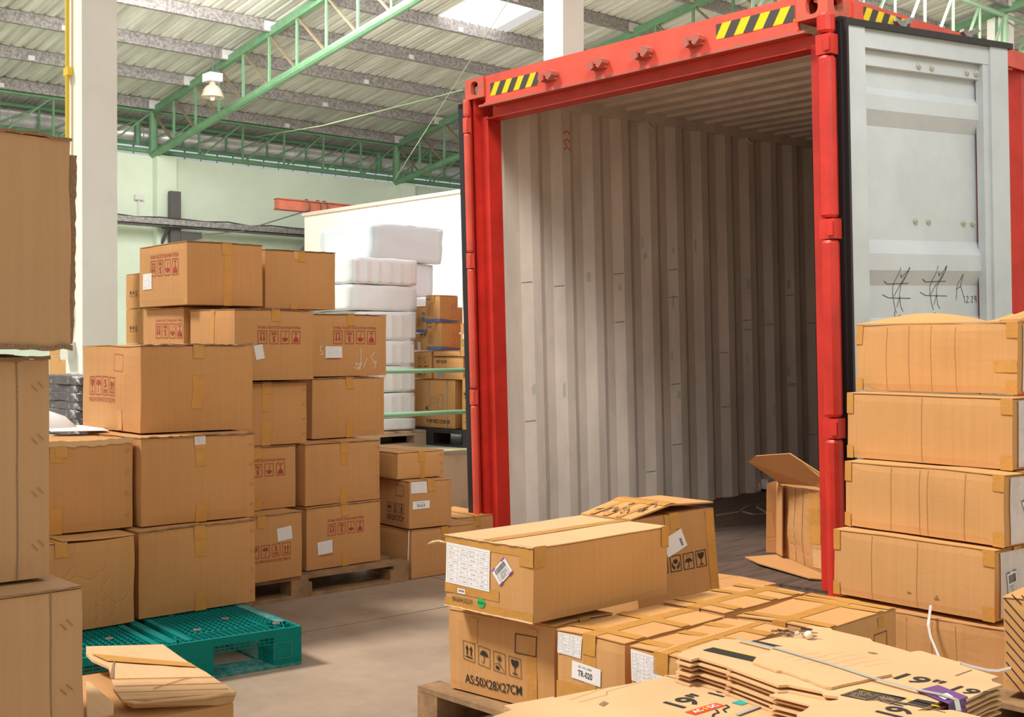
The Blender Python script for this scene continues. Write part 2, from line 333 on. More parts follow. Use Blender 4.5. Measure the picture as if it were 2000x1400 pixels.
# ------------------------------------------------------------------ cartons
SEED = [0]
class Carton:
    """n = near bottom corner (+x,-y local 0,0); body spans x in [-w,0], y in [0,d]"""
    def __init__(s, name, label, n, rz, w, d, h, z0, m=K_ORANGE, group=None, wear=1.0, bulge=.004, seam='y', flaps=True, tape=True, cat='box', crush=0, tilt=None, lid=.0035, div=9):
        SEED[0] += 1; s.seed = SEED[0]*7.31; s.w, s.d, s.h, s.wear, s.bulge, s.m, s.lid = w, d, h, wear, bulge, m, lid
        s.crush = crush; rnd = random.Random(SEED[0]); s.rnd = rnd
        s.t = thing(name, label, cat, (n[0], n[1], z0), R(rz), group)
        if tilt: s.t.rotation_euler = tilt
        s.cdrop = [rnd.uniform(0, .006)*wear+crush*rnd.random() for _ in range(4)]
        mb = MB(); idx = {}; nx = ny = nz = div
        hb = h-(lid if flaps else 0)
        def vid(i, j, k):
            if (i, j, k) not in idx:
                p = V((-w*i/nx, d*j/ny, hb*k/nz)); e = (i in (0, nx))+(j in (0, ny))+(k in (0, nz))
                if e > 1:
                    c = V((-w/2, d/2, hb/2)); q = .0022
                    for a, on in ((0, i in (0, nx)), (1, j in (0, ny)), (2, k in (0, nz))):
                        if on: p[a] += q if c[a] > p[a] else -q
                idx[(i, j, k)] = len(mb.v); mb.v.append(s.warp(p))
            return idx[(i, j, k)]
        for a in range(nx):
            for b in range(nz):
                mb.f.append((vid(a, 0, b), vid(a, 0, b+1), vid(a+1, 0, b+1), vid(a+1, 0, b)))
                mb.f.append((vid(a, ny, b), vid(a+1, ny, b), vid(a+1, ny, b+1), vid(a, ny, b+1)))
            for b in range(ny):
                mb.f.append((vid(a, b, 0), vid(a+1, b, 0), vid(a+1, b+1, 0), vid(a, b+1, 0)))
                mb.f.append((vid(a, b, nz), vid(a, b+1, nz), vid(a+1, b+1, nz), vid(a+1, b, nz)))
        for a in range(ny):
            for b in range(nz):
                mb.f.append((vid(0, a, b), vid(0, a+1, b), vid(0, a+1, b+1), vid(0, a, b+1)))
                mb.f.append((vid(nx, a, b), vid(nx, a, b+1), vid(nx, a+1, b+1), vid(nx, a+1, b)))
        s.body = obj('body', mb, m, s.t, smooth=False)
        if flaps: s.flaps(seam)
        if tape: s.seamtape(seam)
    def warp(s, p):
        q = noise.noise_vector(V((p.x*5, p.y*5, p.z*6+s.seed)))*.0035*s.wear
        u, v, t = min(1, max(0, -p.x/s.w)), min(1, max(0, p.y/s.d)), min(1, max(0, p.z/s.h))
        q.z *= (.25 if t < .02 else 1)
        B = s.bulge
        q.x += (B*sin(pi*v)*sin(pi*t))*(1-2*u); q.y += (B*sin(pi*u)*sin(pi*t))*(2*v-1)
        c = s.cdrop; q.z -= t*t*(c[0]*(1-u)*(1-v)+c[1]*u*(1-v)+c[2]*(1-u)*v+c[3]*u*v)
        return p+q
    def face(s, f):
        E = .0009
        w, d, h = s.w, s.d, s.h
        if f == 'L': return lambda u, v, e=E: V((-w+u, -e, v))
        if f == 'R': return lambda u, v, e=E: V((e, u, v))
        if f == 'T': return lambda u, v, e=E: V((-w+u, v, h+e))       # u along x, v along y
        if f == 'B': return lambda u, v, e=E: V((-u, d+e, v))
        if f == 'W': return lambda u, v, e=E: V((-w-e, d-u, v))
    def dims(s, f): return {'L': (s.w, s.h), 'R': (s.d, s.h), 'T': (s.w, s.d)}[f]
    def put(s, name, p2, f, u, v, m, e=.0021, label=None, parent=None, rot=0, thick=False):
        fn = s.face(f); c, q = cos(rot), sin(rot)
        mb = MB(); mb.v = [s.warp(fn(u+a*c-b*q, v+a*q+b*c, e)) for a, b in p2.v]; mb.f = [tuple(x) for x in p2.f]
        return obj(name, mb, m, parent or s.t, label)
    def flaps(s, seam):
        w, d, h, t = s.w, s.d, s.h, s.lid; g = .002
        rects = [(-w, -w/2-g, 0, d), (-w/2+g, 0, 0, d)] if seam == 'y' else [(-w, 0, 0, d/2-g), (-w, 0, d/2+g, d)]
        for a, b, c, e in rects:
            mb = MB(); n = 6; lift = s.rnd.uniform(0, .0025)*s.wear
            vs = []
            for k in (0, 1):
                for j in range(n+1):
                    for i in range(n+1):
                        x = a+(b-a)*i/n; y = c+(e-c)*j/n
                        q = abs(x+w/2)/(w/2) if seam == 'y' else abs(y-d/2)/(d/2)
                        p = s.warp(V((x, y, h-t))); p.z += t*k+lift*(1-q)*(1 if s.wear < 3 else 2.5); vs.append(p)
            m_ = (n+1)**2; fs = []
            for j in range(n):
                for i in range(n):
                    k0 = j*(n+1)+i; fs += [(k0+m_, k0+1+m_, k0+n+2+m_, k0+n+1+m_), (k0+n+1, k0+n+2, k0+1, k0)]
            for i in range(n):
                fs += [(i, i+1, i+1+m_, i+m_), (n*(n+1)+i+1, n*(n+1)+i, n*(n+1)+i+m_, n*(n+1)+i+1+m_),
                       ((i+1)*(n+1), i*(n+1), i*(n+1)+m_, (i+1)*(n+1)+m_), (i*(n+1)+n, (i+1)*(n+1)+n, (i+1)*(n+1)+n+m_, i*(n+1)+n+m_)]
            mb.add(vs, fs); obj('lid_flap', mb, s.m, s.t)
    def seamtape(s, seam, down=.06, width=.048):
        w, d, h = s.w, s.d, s.h; E = .0028; ww = width/2
        if seam == 'y':
            mb = MB(); path = [(0, -E, h-down), (0, -E, h+E)] + [(0, d*i/6, h+E) for i in range(7)] + [(0, d+E, h+E), (0, d+E, h-down)]
            row = [[V((-w/2+q*ww, y, z)) for q in (-1, 0, 1)] for _, y, z in path]
        else:
            mb = MB(); path = [(E, 0, h-down), (E, 0, h+E)] + [(-w*i/6, 0, h+E) for i in range(7)] + [(-w-E, 0, h+E), (-w-E, 0, h-down)]
            row = [[V((x, d/2-q*ww, z)) for q in (-1, 0, 1)] for x, _, z in path]
        for r_ in row: mb.v += [s.warp(p) for p in r_]
        for i in range(len(row)-1):
            for k in (0, 1): mb.f.append((i*3+k, i*3+k+1, i*3+k+4, i*3+k+3))
        obj('packing_tape', mb, TAPE, s.t)
    def tp(s, f, u0, v0, u1, v1, m=TAPE, name='packing_tape', e=.0016, rot=0):
        p = P2().grid(0, 0, u1-u0, v1-v0, 3, 3); return s.put(name, p, f, u0, v0, m, e, rot=rot)
    def staples(s, f, u, n=4, sz=.012):
        wd, h = s.dims(f)
        for i in range(n):
            v = h*(i+.6)/(n+.2); p = P2()
            for o in (0, sz*.9): p.line([(o-sz*.5, sz*.5+o*.6), (o+sz*.4, -sz*.5+o*.6)], sz*.14)
            s.put('staple', p, f, u, v, COPPER, .002)
    def slip(s, f, u, v, w, h, rot=0, seed=0, rows=6, cols=2, ink=INK_L, name='packing_slip'):
        o = s.put(name, P2().grid(0, 0, w, h, 3, 3), f, u, v, PAPER, .0022, rot=rot)
        q = listing(w*.9, h*.88, rows, cols, seed); p = P2().add(q, w*.05, h*.06)
        s.put('print', p, f, u, v, ink, .0028, parent=o, rot=rot); return o

MEAS = 'MEAS.49X47X32.5CM(19KH)'
GG = 'brown cartons stacked on the wooden pallet'
def red_marks(c, f, u, v, up=False, text=MEAS, w=.042, kinds=('glass', 'umbrella', '5', 'up'), gap=.010, th=.017):
    p = marks(text, kinds, w, gap, th=th)
    if not up: p = flip(p)
    return c.put('printed_marks', p, f, u, v, INK_R)

def build_setting():
    # ---- floor slabs with recessed joint
    fl = obj('floor', MB().box((-30, -6, -.3), (8, 34, -.02)), CONC); struct(fl, 'worn beige concrete warehouse floor')
    jx = -4.15
    xs = [-30, -9.2, jx, .9, 8]; ys = [-6, -1, 4.1, 9.2, 14.3, 19.4, 24.5, 34]
    a = onz(590, 1235, 0); b = onz(870, 1185, 0)
    ang = math.atan2(b.x-a.x, b.y-a.y)
    for i in range(4):
        for j in range(7):
            sx = lambda x, y: x if x in (-30, 8) else x+(a.x-jx)-tan(-ang)*(y-a.y)*1.0
            g = .005
            x0, x1, y0, y1 = xs[i]+g, xs[i+1]-g, ys[j]+g, ys[j+1]-g
            poly = [(sx(xs[i], y0)+g, y0), (sx(xs[i+1], y0)-g, y0), (sx(xs[i+1], y1)-g, y1), (sx(xs[i], y1)+g, y1)]
            obj('floor_slab', MB().prism(poly, -.05, 0), CONC, fl)
    # ---- loading dock (raised slab)
    dk = obj('loading_dock', MB().box((-22.9, -6, 0), (-6.62, 30, .50)), DOCK); struct(dk, 'raised cream painted loading dock behind the boxes')
    obj('dock_top', MB().box((-22.9, -6, .50), (-6.60, 30, .52)), DOCKTOP, dk)
    obj('dock_edge_line', MB().box((-6.72, -6, .5201), (-6.62, 30, .5215)), mat('faded_yellow', (.62, .55, .25), .7, noise_s=20, noise_a=.4), dk)
    # ---- walls
    wl = obj('wall_left', MB().box((-23.3, -6, 0), (-22.9, 30, 5.07)), MINT); struct(wl, 'pale mint rendered wall at the far left')
    for y in (-.9, 5.1, 11.1, 17.1, 23.1): obj('pilaster', MB().box((-22.9, y-.02, .52), (-22.7, y+.40, 5.07)), MINT, wl)
    uw = obj('wall_upper', MB().box((-26.6, -6, 4.4), (-26.4, 30, 4.9)), SOFF); struct(uw, 'dark upper wall behind the duct')
    obj('eave_base', MB().box((-26.5, -6, 0), (-26.4, 30, 4.98)), SOFF, uw)
    pane = MB().box((-.02, -.16, 5.06), (.02, .16, 5.30)); pm = None
    y = 4.0
    while y < 24:
        if pm is None: o = obj('louvre_pane', pane, LOUV, uw); pm = o.data; o.location = (-23.25, y, 0)
        else: shared('louvre_pane', pm, uw, (-23.25, y, 0))
        y += .37
    # ---- rear wall with the white panel room
    wp = obj('cold_room', MB().box((-20, 12.76, .52), (-13.6, 22, 3.79)), PANEL)
    tag(wp, 'tall overexposed white panelled room standing behind the wrapped goods', 'cold room')
    obj('cap_trim', MB().box((-20.03, 12.72, 3.76), (-13.57, 12.80, 3.82)), mat('trim_pink', (.8, .6, .5), .6), wp)
    for x in (-18.8, -17.65, -16.5, -15.3): obj('panel_joint', MB().box((x-.004, 12.75, .52), (x+.004, 12.762, 3.76)), mat('joint_grey', (.6, .56, .5), .7), wp)
    # ---- columns
    c1 = obj('column', MB().box((-12.1-.42, 5.10, 0), (-12.1+.0, 5.47, 9)), CREAM)
    struct(c1, 'cream painted concrete column at the left with a yellow pipe')
    c2 = obj('column', MB().box((-11.30-.36, 11.1, 0), (-11.30, 11.48, 9)), CREAM)
    struct(c2, 'bright white concrete column rising behind the container')
    for y in (17.1, 23.1): struct(obj('column', MB().box((-11.66, y, 0), (-11.3, y+.38, 7.8)), CREAM), 'concrete column further down the row')
    o = obj('conduit_pipe', MB().tube([(-12.38, 5.06, 2.0), (-12.36, 5.06, 5.2), (-12.36, 5.06, 8.6)], .022), YPIPE); tag(o, 'thin yellow conduit running up the left column', 'pipe')
    obj('pipe_clip', MB().box((-12.42, 5.04, 4.02), (-12.31, 5.10, 4.10)), YPIPE, o)
    o = obj('junction_box', MB().box((-12.47, 5.02, 1.12), (-12.27, 5.10, 1.30)), mat('jb_grey', (.7, .7, .64), .5)); tag(o, 'small pale junction box low on the left column', 'electrical box')
    o = obj('yellow_cable', MB().tube([(-12.40, 5.06, 1.30), (-12.36, 5.05, 1.5), (-12.33, 5.05, 1.62), (-12.38, 5.06, 2.0)], .02), YPIPE, None); tag(o, 'short yellow cable above the pale junction box', 'cable')

SL = .1605
RZ = lambda x: 6.15+SL*(x+22.9)          # underside of sheets
def build_sky_block():
    w = obj('sky_block_right', MB().box((7.5, -6, 0), (7.8, 34, 7)), MINT); struct(w, 'mint wall added out of view on the right to block side sky')  # unseen wall added to cut the sky light from the right
def build_roof():
    ce = bpy.data.objects.new('ceiling', None); COL.objects.link(ce); struct(ce, 'corrugated steel roof seen from below')
    ax = V((1, 0, SL)).normalized()
    def sheet_mesh(x0, x1):
        mb = MB(); prof = []
        for k in range(4):
            y = k*.2; prof += [(y, 0), (y+.11, 0), (y+.135, .035), (y+.165, .035), (y+.19, 0)]
        prof.append((.8, 0))
        for X, S0 in ((x0, 0), (x1, 1)): mb.v += [V((X, y, RZ(X)+z)) for y, z in prof]
        n = len(prof); mb.f = [(i, n+i, n+i+1, i+1) for i in range(n-1)]
        return mb
    Y = 5.6; me = {}
    i = 0
    while Y < 31:
        # roof left open outside the view so sun and sky reach the goods
        a_list = [(-26.6, -2.0)] if Y > 23 else ([(-26.6, round(min(-2.0, -17.6+(Y-7)*.58+(1.5 if Y > 14 else 0)), 2))] if Y > 5.5 else [])
        if 13.4 < Y < 14.8: a_list = [(-26.6, -17.0), (-15.7, a_list[0][1])]
        for q in a_list:
            if True:
                if q not in me:
                    o = obj('roof_sheet', sheet_mesh(*q), ROOF, ce); me[q] = o.data; o.location = (0, Y, 0)
                else: shared('roof_sheet', me[q], ce, (0, Y, 0))
        Y += .8; i += 1
    # purlins
    X = -22.75
    while X < -3:
        z = RZ(X)-.015; y0 = max(5.6, 7+(X+17.9)/.58); y1 = 31
        if y0 > 29: break
        mb = MB().box((X-.004, y0, z-.2), (X+.004, y1, z)).box((X-.07, y0, z-.2), (X, y1, z-.192)).box((X-.07, y0, z-.008), (X, y1, z)).box((X-.07, y0, z-.2), (X-.064, y1, z-.17))
        p = obj('purlin', mb, GALV, ce)
        for y in (5.1, 8.1, 11.1, 14.1, 17.1, 20.1, 23.1):
            if y < y0: continue
            rnd = random.Random(int(X*10+y*7)); s_ = .16 if (y-5.1) % 6 < .1 else .07
            obj('splice_plate', MB().box((X+.004, y-s_, z-.18), (X+.012, y+s_*.6, z-.18+(.16 if s_ > .1 else .08))), PATCH, p)
        X += 1.45
    # rafter trusses along X
    def rafter(Y, x1, label):
        t = thing('roof_truss', label, 'roof truss', (-22.9, Y, 5.1), 0, None)
        A = lambda x, z: V((x+22.9, 0, z-5.1))
        zt = lambda x: 5.95+SL*(x+22.9); zb = lambda x: 5.09+.1515*(x+22.9)
        obj('top_chord', MB().beam(A(-22.9, zt(-22.9)), A(x1, zt(x1)), .09, .14), GREEN, t)
        obj('bottom_chord', MB().tube([A(-22.9, zb(-22.9)), A(x1, zb(x1))], .075, 10), GREEN, t)
        obj('end_post', MB().tube([A(-22.9, 5.09), A(-22.9, 5.95)], .085, 10), GREEN, t)
        x = -22.9; k = 0; d = .88
        while x+d < x1:
            obj('web_post', MB().tube([A(x+d, zb(x+d)), A(x+d, zt(x+d))], .03, 6), GREEN, t)
            obj('web_brace', MB().beam(A(x+.04, zt(x)-.05), A(x+d, zb(x+d)), .05, .03), RUST, t)
            x += d
    rafter(11.1, -11.6, 'green pipe roof truss crossing at upper left with the bell lamp')
    rafter(17.1, -11.5, 'green pipe roof truss running behind the container left post')
    rafter(5.1, -12.6, 'green pipe roof truss left of the cream column')
    rafter(23.1, -4.0, 'green pipe roof truss at the far upper right')
    # wall trusses along Y
    def ytruss(X, zt, zb, y0, y1, label, m=GREEN, step=1.0, flip_=False, postY=(), rt_=.045, rb=.05):
        t = thing('girder_truss', label, 'roof truss', (X, y0, zb)); L_ = y1-y0
        obj('top_chord', MB().tube([(0, 0, zt-zb), (0, L_, zt-zb)], rt_, 8), m, t)
        obj('bottom_chord', MB().tube([(0, 0, 0), (0, L_, 0)], rb, 8), m, t)
        k = 0; y = 0
        while y <= L_+.01:
            if not any(abs(y0+y-p) < .2 for p in postY): obj('web_post', MB().tube([(0, y, 0), (0, y, zt-zb)], .028, 6), m, t)
            else: obj('web_post', MB().tube([(0, y, -.06), (0, y, zt-zb)], .07, 8), m, t)
            if y+step <= L_: obj('web_brace', MB().beam((0, y+.03, 0) if not flip_ else (0, y+step, 0), (0, y+step-.02, zt-zb) if not flip_ else (0, y, zt-zb), .045, .03), m, t)
            y += step
    ytruss(-22.9, 5.95, 5.16, 3.1, 27.1, 'front green lattice girder along the top of the mint wall', postY=(5.1, 11.1, 17.1, 23.1))
    ytruss(-23.6, 5.86, 5.40, 3.1, 27.1, 'rear green lattice girder between the wall girder and the duct', step=1.0, postY=(5.1, 11.1, 17.1, 23.1))
    ytruss(-11.3, 7.70, 6.2, 15.1, 29.1, 'pale green lattice girder above the container at upper right', m=mat('pale_green', (.30, .46, .30), .5), step=1.0, postY=(17.1, 23.1), flip_=False)
    sk = mat('skylight_glow', (.9, .9, .88), .5); bs = sk.node_tree.nodes['Principled BSDF']; bs.inputs['Emission Color'].default_value = (1, .99, .96, 1); bs.inputs['Emission Strength'].default_value = 3.0
    obj('skylight_sheet', MB().add([(-17.05, 13.3, RZ(-17.05)+.05), (-15.6, 13.3, RZ(-15.6)+.05), (-15.6, 15.0, RZ(-15.6)+.05), (-17.05, 15.0, RZ(-17.05)+.05)], [(0, 1, 2, 3)]), sk, ce)
    # duct
    mb = MB(); pts = []
    d = obj('foil_duct', MB().tube([(-24.0, 5.7, 5.64), (-24.0, 28, 5.64)], .23, 20), SILVER, smooth=True); tag(d, 'shiny silver foil duct running along the eaves', 'duct')
    for k in range(24): obj('duct_band', MB().tube([(-24.0, 5.9+k*.9, 5.64), (-24.0, 5.93+k*.9, 5.64)], .236, 20), SILVER, d)
    # lamp
    p = atd(415, 152, 21.2)
    t = thing('high_bay_lamp', 'bell shaped high bay lamp hanging below the left roof truss', 'lamp', p)
    obj('ballast_box', MB().box((-.14, -.12, -.07), (.14, .12, .07)), PATCH, t)
    obj('lamp_neck', MB().lathe([(.05, -.06), (.06, -.12), (.09, -.14)], 16), HOOD, t, smooth=True)
    obj('lamp_shade', MB().lathe([(.06, -.12), (.10, -.14), (.15, -.20), (.18, -.28), (.20, -.34), (.195, -.34), (.17, -.27), (.13, -.19), (.05, -.13)], 24), HOOD, t, smooth=True)
    obj('bulb', MB().lathe([(.01, -.20), (.045, -.25), (.05, -.33), (.04, -.38), (.0, -.40)], 16), BULB, t, smooth=True)
    obj('hanging_wire', MB().tube([(0, 0, .07), (.02, 0, .3), (-.02, 0, .45)], .01, 5).tube([(.12, 0, .05), (.22, .02, .3), (.18, 0, .42)], .008, 5), DARKM, t)
    # cords
    a = atd(905, 175, 12); b = onx(500, 267, -22.7)
    tag(obj('cord', MB().tube([a, (a+b)/2-V((0, 0, .06)), b], .0065, 5), mat('cord_green', (.35, .55, .25), .5)), 'thin green cord strung from the container corner to the wall girder', 'cord')
    a = atd(1000, -10, 9); b = atd(770, 352, 23)
    tag(obj('cord', MB().tube([a, (a+b)/2, b], .004, 5), mat('cord_pale', (.45, .55, .35), .5)), 'thin pale cord slanting down in front of the roof', 'cord')

def build_wall_fittings():
    X = -22.45
    a = onx(200, 430, X); b = onx(600, 456, X); zc = (a.z+b.z)/2
    t = thing('cable_tray', 'grey cable tray carried along the mint wall', 'cable tray', (X, 4, zc))
    obj('tray_channel', MB().box((-.1, 0, -.02), (.1, 14, 0)).box((-.1, 0, 0), (-.09, 14, .09)).box((.09, 0, 0), (.1, 14, .09)), GALV, t)
    obj('tray_lip', MB().box((-.12, 0, -.06), (.14, 14, -.045)), DARKM, t)
    for y in (7.2, 10.6):
        obj('wall_bracket', MB().beam((0, y, -.05), (-.35, y-.02, -.45), .05, .05).beam((-.4, y, -.05), (.1, y, -.05), .05, .05), DARKM, t)
    obj('wall_bracket', MB().beam((.0, 10.6, -.05), (-.35, 10.2, -.55), .06, .06), DARKM, t)
    obj('tray_cable', MB().tube([(0, 3+i*.5, .08+.05*abs(sin(i*1.3))) for i in range(20)], .015, 5), DARKM, t)
    p = onx(341, 475, -22.55); q = onx(341, 374, -22.55)
    t = obj('steel_stanchion', MB().box((p.x-.06, p.y-.11, 2.6), (p.x+.06, p.y+.11, q.z)), DARKM); tag(t, 'short dark steel post fixed to the mint wall', 'post')
    obj('corbel', MB().prism([(0, 0), (.45, 0), (.45, -.12), (.15, -.2), (.05, -.55), (0, -.55)], -.08, .08, Matrix(((0, 0, 1, p.x), (1, 0, 0, p.y+.1), (0, 1, 0, zc-.12), (0, 0, 0, 1)))), DARKM, t)
    p = onx(278, 384, -22.7)
    t = obj('switch_box', MB().box((-22.9, p.y-.09, p.z-.05), (-22.8, p.y+.09, p.z+.05)), PATCH); tag(t, 'small white switch box with a thin conduit on the mint wall', 'electrical box')
    obj('conduit', MB().tube([(-22.85, p.y, p.z-.05), (-22.85, p.y, zc)], .02, 6), PATCH, t)
    # orange beam
    X = -21.0; a = onx(540, 398, X)
    t = obj('crane_beam', MB().box((X-.08, a.y, a.z-.10), (X+.08, a.y+7, a.z+.10)).box((X-.12, a.y, a.z+.09), (X+.12, a.y+7, a.z+.11)).box((X-.12, a.y, a.z-.11), (X+.12, a.y+7, a.z-.09)), ORANGE)
    tag(t, 'faded orange steel beam sticking out above the white room', 'beam')
    for px in (605, 627, 640):
        y = onx(px, 400, X+.14).y; pts = [(X+.14*cos(k*pi/6), y, a.z+.14*sin(k*pi/6)) for k in range(13)]
        obj('cable_loop', MB().tube(pts, .012, 5), DARKM, t)
    p = onx(605, 410, X+.15); q = onx(617, 482, X+.15)
    tag(obj('hanging_cable', MB().tube([p, q], .012, 5), DARKM), 'thin dark cable hanging down from the orange beam', 'cable')
    r_ = onx(400, 458, X-.6)
    tag(obj('slack_cable', MB().tube([p, (p*2+r_)/3-V((0, 0, .05)), (p+r_*2)/3-V((0, 0, .10)), r_], .012, 5), DARKM), 'thin dark cable sagging from the orange beam to the tray', 'cable')

def build_container():
    t = thing('shipping_container', 'red shipping container with open doors and ribbed grey inside', 'container', (-5.516, 4.710, -.096))
    t.rotation_euler = (Matrix.Rotation(.0195, 3, 'Z') @ Matrix.Rotation(.026, 3, 'X') @ Matrix.Rotation(-.0085, 3, 'Y')).to_euler()
    Wd, Ln, H = 2.438, 12.19, 2.896; B = .10
    # castings
    def casting(x0, y0, z0, flipx):
        w, l, h = .162, .178, .118; n = 14
        mb = MB()
        def ring(cx, cz, rx, rz_, off): return [(cx+rx*cos(2*pi*k/n+.22), cz+rz_*sin(2*pi*k/n+.22)) for k in range(n)]
        def plate(org, ua, va, out, W_, H_, rx, rz_):
            # rectangular plate with an oval hole and inner tunnel
            hole = []
            for k in range(n):
                a = 2*pi*(k+.5)/n; ca, sa = cos(a), sin(a); hole.append((W_/2+rx*math.copysign(abs(ca)**.7, ca), H_/2+rz_*math.copysign(abs(sa)**.7, sa)))
            outer = []
            for k in range(n):
                a = 2*pi*(k+.5)/n; ca, sa = cos(a), sin(a); s_ = min(W_/2/abs(ca) if abs(ca) > 1e-6 else 9, H_/2/abs(sa) if abs(sa) > 1e-6 else 9)
                outer.append((W_/2+ca*s_, H_/2+sa*s_))
            base = len(mb.v)
            for q in outer: mb.v.append(org+ua*q[0]+va*q[1])
            for q in hole: mb.v.append(org+ua*q[0]+va*q[1])
            for q in hole: mb.v.append(org+ua*q[0]+va*q[1]-out*.03)
            for k in range(n):
                k2 = (k+1) % n
                mb.f.append((base+k, base+k2, base+n+k2, base+n+k)); mb.f.append((base+n+k, base+n+k2, base+2*n+k2, base+2*n+k))
            # corner fillers
            for cx, cy in ((0, 0), (W_, 0), (W_, H_), (0, H_)):
                ks = sorted(range(n), key=lambda k: (outer[k][0]-cx)**2+(outer[k][1]-cy)**2)[:2]
                b0 = len(mb.v); mb.v += [org+ua*cx+va*cy, org+ua*outer[ks[0]][0]+va*outer[ks[0]][1], org+ua*outer[ks[1]][0]+va*outer[ks[1]][1]]; mb.f.append((b0, b0+1, b0+2))
        X, Y, Z = V((1, 0, 0)), V((0, 1, 0)), V((0, 0, 1)); o = V((x0, y0, z0))
        plate(o, X, Z, -Y, w, h, .032, .04)
        plate(o+(X*w if not flipx else V((0, 0, 0))), Y, Z, X if not flipx else -X, l, h, .038, .034) if flipx is not None else None
        if flipx: plate(o+X*w, Y, Z, X, l, h, .001, .001)
        else: plate(o, Y, Z, -X, l, h, .001, .001)
        plate(o+Z*h, X, Y, Z, w, l, .03, .05); plate(o, X, Y, -Z, w, l, .001, .001); plate(o+Y*l, X, Z, Y, w, h, .001, .001)
        obj('corner_casting', mb, C_WORN, t)
    casting(0, 0, H-.118, True); casting(Wd-.162, 0, H-.118, False)
    for x in (0, Wd-.162):
        obj('corner_casting', MB().box((x, Ln-.178, H-.118), (x+.162, Ln, H)), C_WORN, t)
    # corner posts: outer channel + inner J bar
    for sx in (0, 1):
        X = (lambda x: x) if sx == 0 else (lambda x: Wd-x)
        def bx(mb, x0, x1, y0, y1, z0, z1):
            a, b = sorted((X(x0), X(x1))); mb.box((a, y0, z0), (b, y1, z1)); return mb
        bx_ = MB(); bx(bx_, .0, .012, .03, .17, B, H-.118)
        bx(bx_, .012, .045, .12, .17, B, H-.118); bx(bx_, .045, .062, .02, .17, B, H-.118)
        obj('corner_post', bx_, C_RED, t)
        jb = MB(); bx(jb, .062, .128, .06, .16, B, H-.22); obj('post_inner_face', jb, C_RED, t)
    # header
    hd = MB(); z1 = H-.012; z0 = H-.155
    hd.box((.162, .012, z0), (Wd-.162, .03, z1)).box((.162, .0, z0-.012), (Wd-.162, .14, z0)).box((.128, .10, z0-.085), (Wd-.128, .135, z0-.012)).box((.162, .012, z1), (Wd-.162, .16, z1+.012))
    obj('door_header', hd, C_RED2, t)
    obj('header_drip_edge', MB().box((.12, -.004, z0-.020), (Wd-.12, .02, z0-.008)), KEEPER, t)
    obj('header_soffit', MB().box((.128, .03, z0-.088), (Wd-.128, .14, z0-.084)), C_RED, t)
    # hazard decals
    def hazard(ox, oz, w, h, n, fn, phase=0):
        ye = MB(); ye.add([fn(ox, oz, 0), fn(ox+w, oz, 0), fn(ox+w, oz+h, 0), fn(ox, oz+h, 0)], [(0, 1, 2, 3)])
        o = obj('hazard_decal', ye, YEL, t, label='black and yellow hazard strip')
        bk = MB(); p = w/n; sl = h*.62
        for k in range(-1, n+1):
            a = ox+(k+.42+phase)*p; pts = [(a, oz), (a+p*.5, oz), (a+p*.5+sl, oz+h), (a+sl, oz+h)]
            c = []
            for x, z in pts: c.append([x, z])
            # clip in x
            def clip(poly, lim, sgn):
                out = []
                for i in range(len(poly)):
                    A, Bq = poly[i], poly[(i+1) % len(poly)]; ia = sgn*(A[0]-lim) <= 0; ib = sgn*(Bq[0]-lim) <= 0
                    if ia: out.append(A)
                    if ia != ib: k_ = (lim-A[0])/(Bq[0]-A[0]); out.append([lim, A[1]+k_*(Bq[1]-A[1])])
                return out
            c = clip(c, ox, -1); c = clip(c, ox+w, 1) if len(c) > 2 else c
            if len(c) > 2: bk.add([fn(x, z, .0012) for x, z in c], [tuple(range(len(c)))])
        obj('black_stripes', bk, mat('hazard_black', (.06, .05, .05), .6), o)
    ff = lambda x, z, e: V((x, .0108-e, z))
    hazard(.21, H-.122, .39, .072, 4, ff); hazard(1.82, H-.108, .44, .072, 4, ff)
    hazard(.28, H-.098, .42, .060, 4, lambda x, z, e: V((Wd+.0112+e, x, z)))
    # lock keepers
    for x in (.70, 1.07, 1.375, 1.70):
        for dx in (0,):
            k = MB(); y = -.03
            k.box((x-.045, -.012, H-.118), (x+.045, .012, H-.075))
            k.prism([(-.055, -.012), (-.03, -.03), (-.012, -.02), (-.018, .012), (-.045, .022), (-.052, .002)], 0, .045, Matrix(((1, 0, 0, x), (0, 0, -1, .005), (0, 1, 0, H-.095), (0, 0, 0, 1))))
            k.prism([(.058, -.004), (.03, -.028), (.012, -.018), (.012, .012), (.04, .028), (.058, .014)], 0, .05, Matrix(((1, 0, 0, x), (0, 0, -1, .005), (0, 1, 0, H-.095), (0, 0, 0, 1))))
            k.box((x-.02, -.03, H-.095), (x+.02, -.01, H-.078))
            obj('lock_keeper', k, KEEPER, t)
    # top side rails
    for x0, x1 in ((0.0, .044), (Wd-.044, Wd)):
        obj('top_side_rail', MB().box((x0, .178, H-.10), (x1, Ln-.17, H-.02)), C_RED2, t)
    obj('top_side_rail', MB().box((Wd, .2, H-.115), (Wd+.01, Ln-.17, H-.02)), C_RED2, t)
    for x0, x1 in ((0, .05), (Wd-.05, Wd)):
        obj('bottom_side_rail', MB().box((x0, .1, B), (x1, Ln-.17, B+.10)), C_RED, t)
    # rail inner cover (grey)
    obj('inner_rail', MB().box((.045, .16, 2.79), (.10, Ln-.1, H-.037)), C_GREY, t, label='grey painted rail above the inner wall')
    obj('inner_rail', MB().box((Wd-.10, .16, 2.79), (Wd-.045, Ln-.1, H-.037)), C_GREY, t)
    # side walls (corrugated, trapezoid)
    def corr(a0, a1, pitch, fl1, sl, dep):
        pts = []; a = a0
        while a < a1: pts += [(a, 0), (a+fl1, 0), (a+fl1+sl, dep), (pitch-sl+a, dep)]; a += pitch
        pts.append((a, 0)); return pts
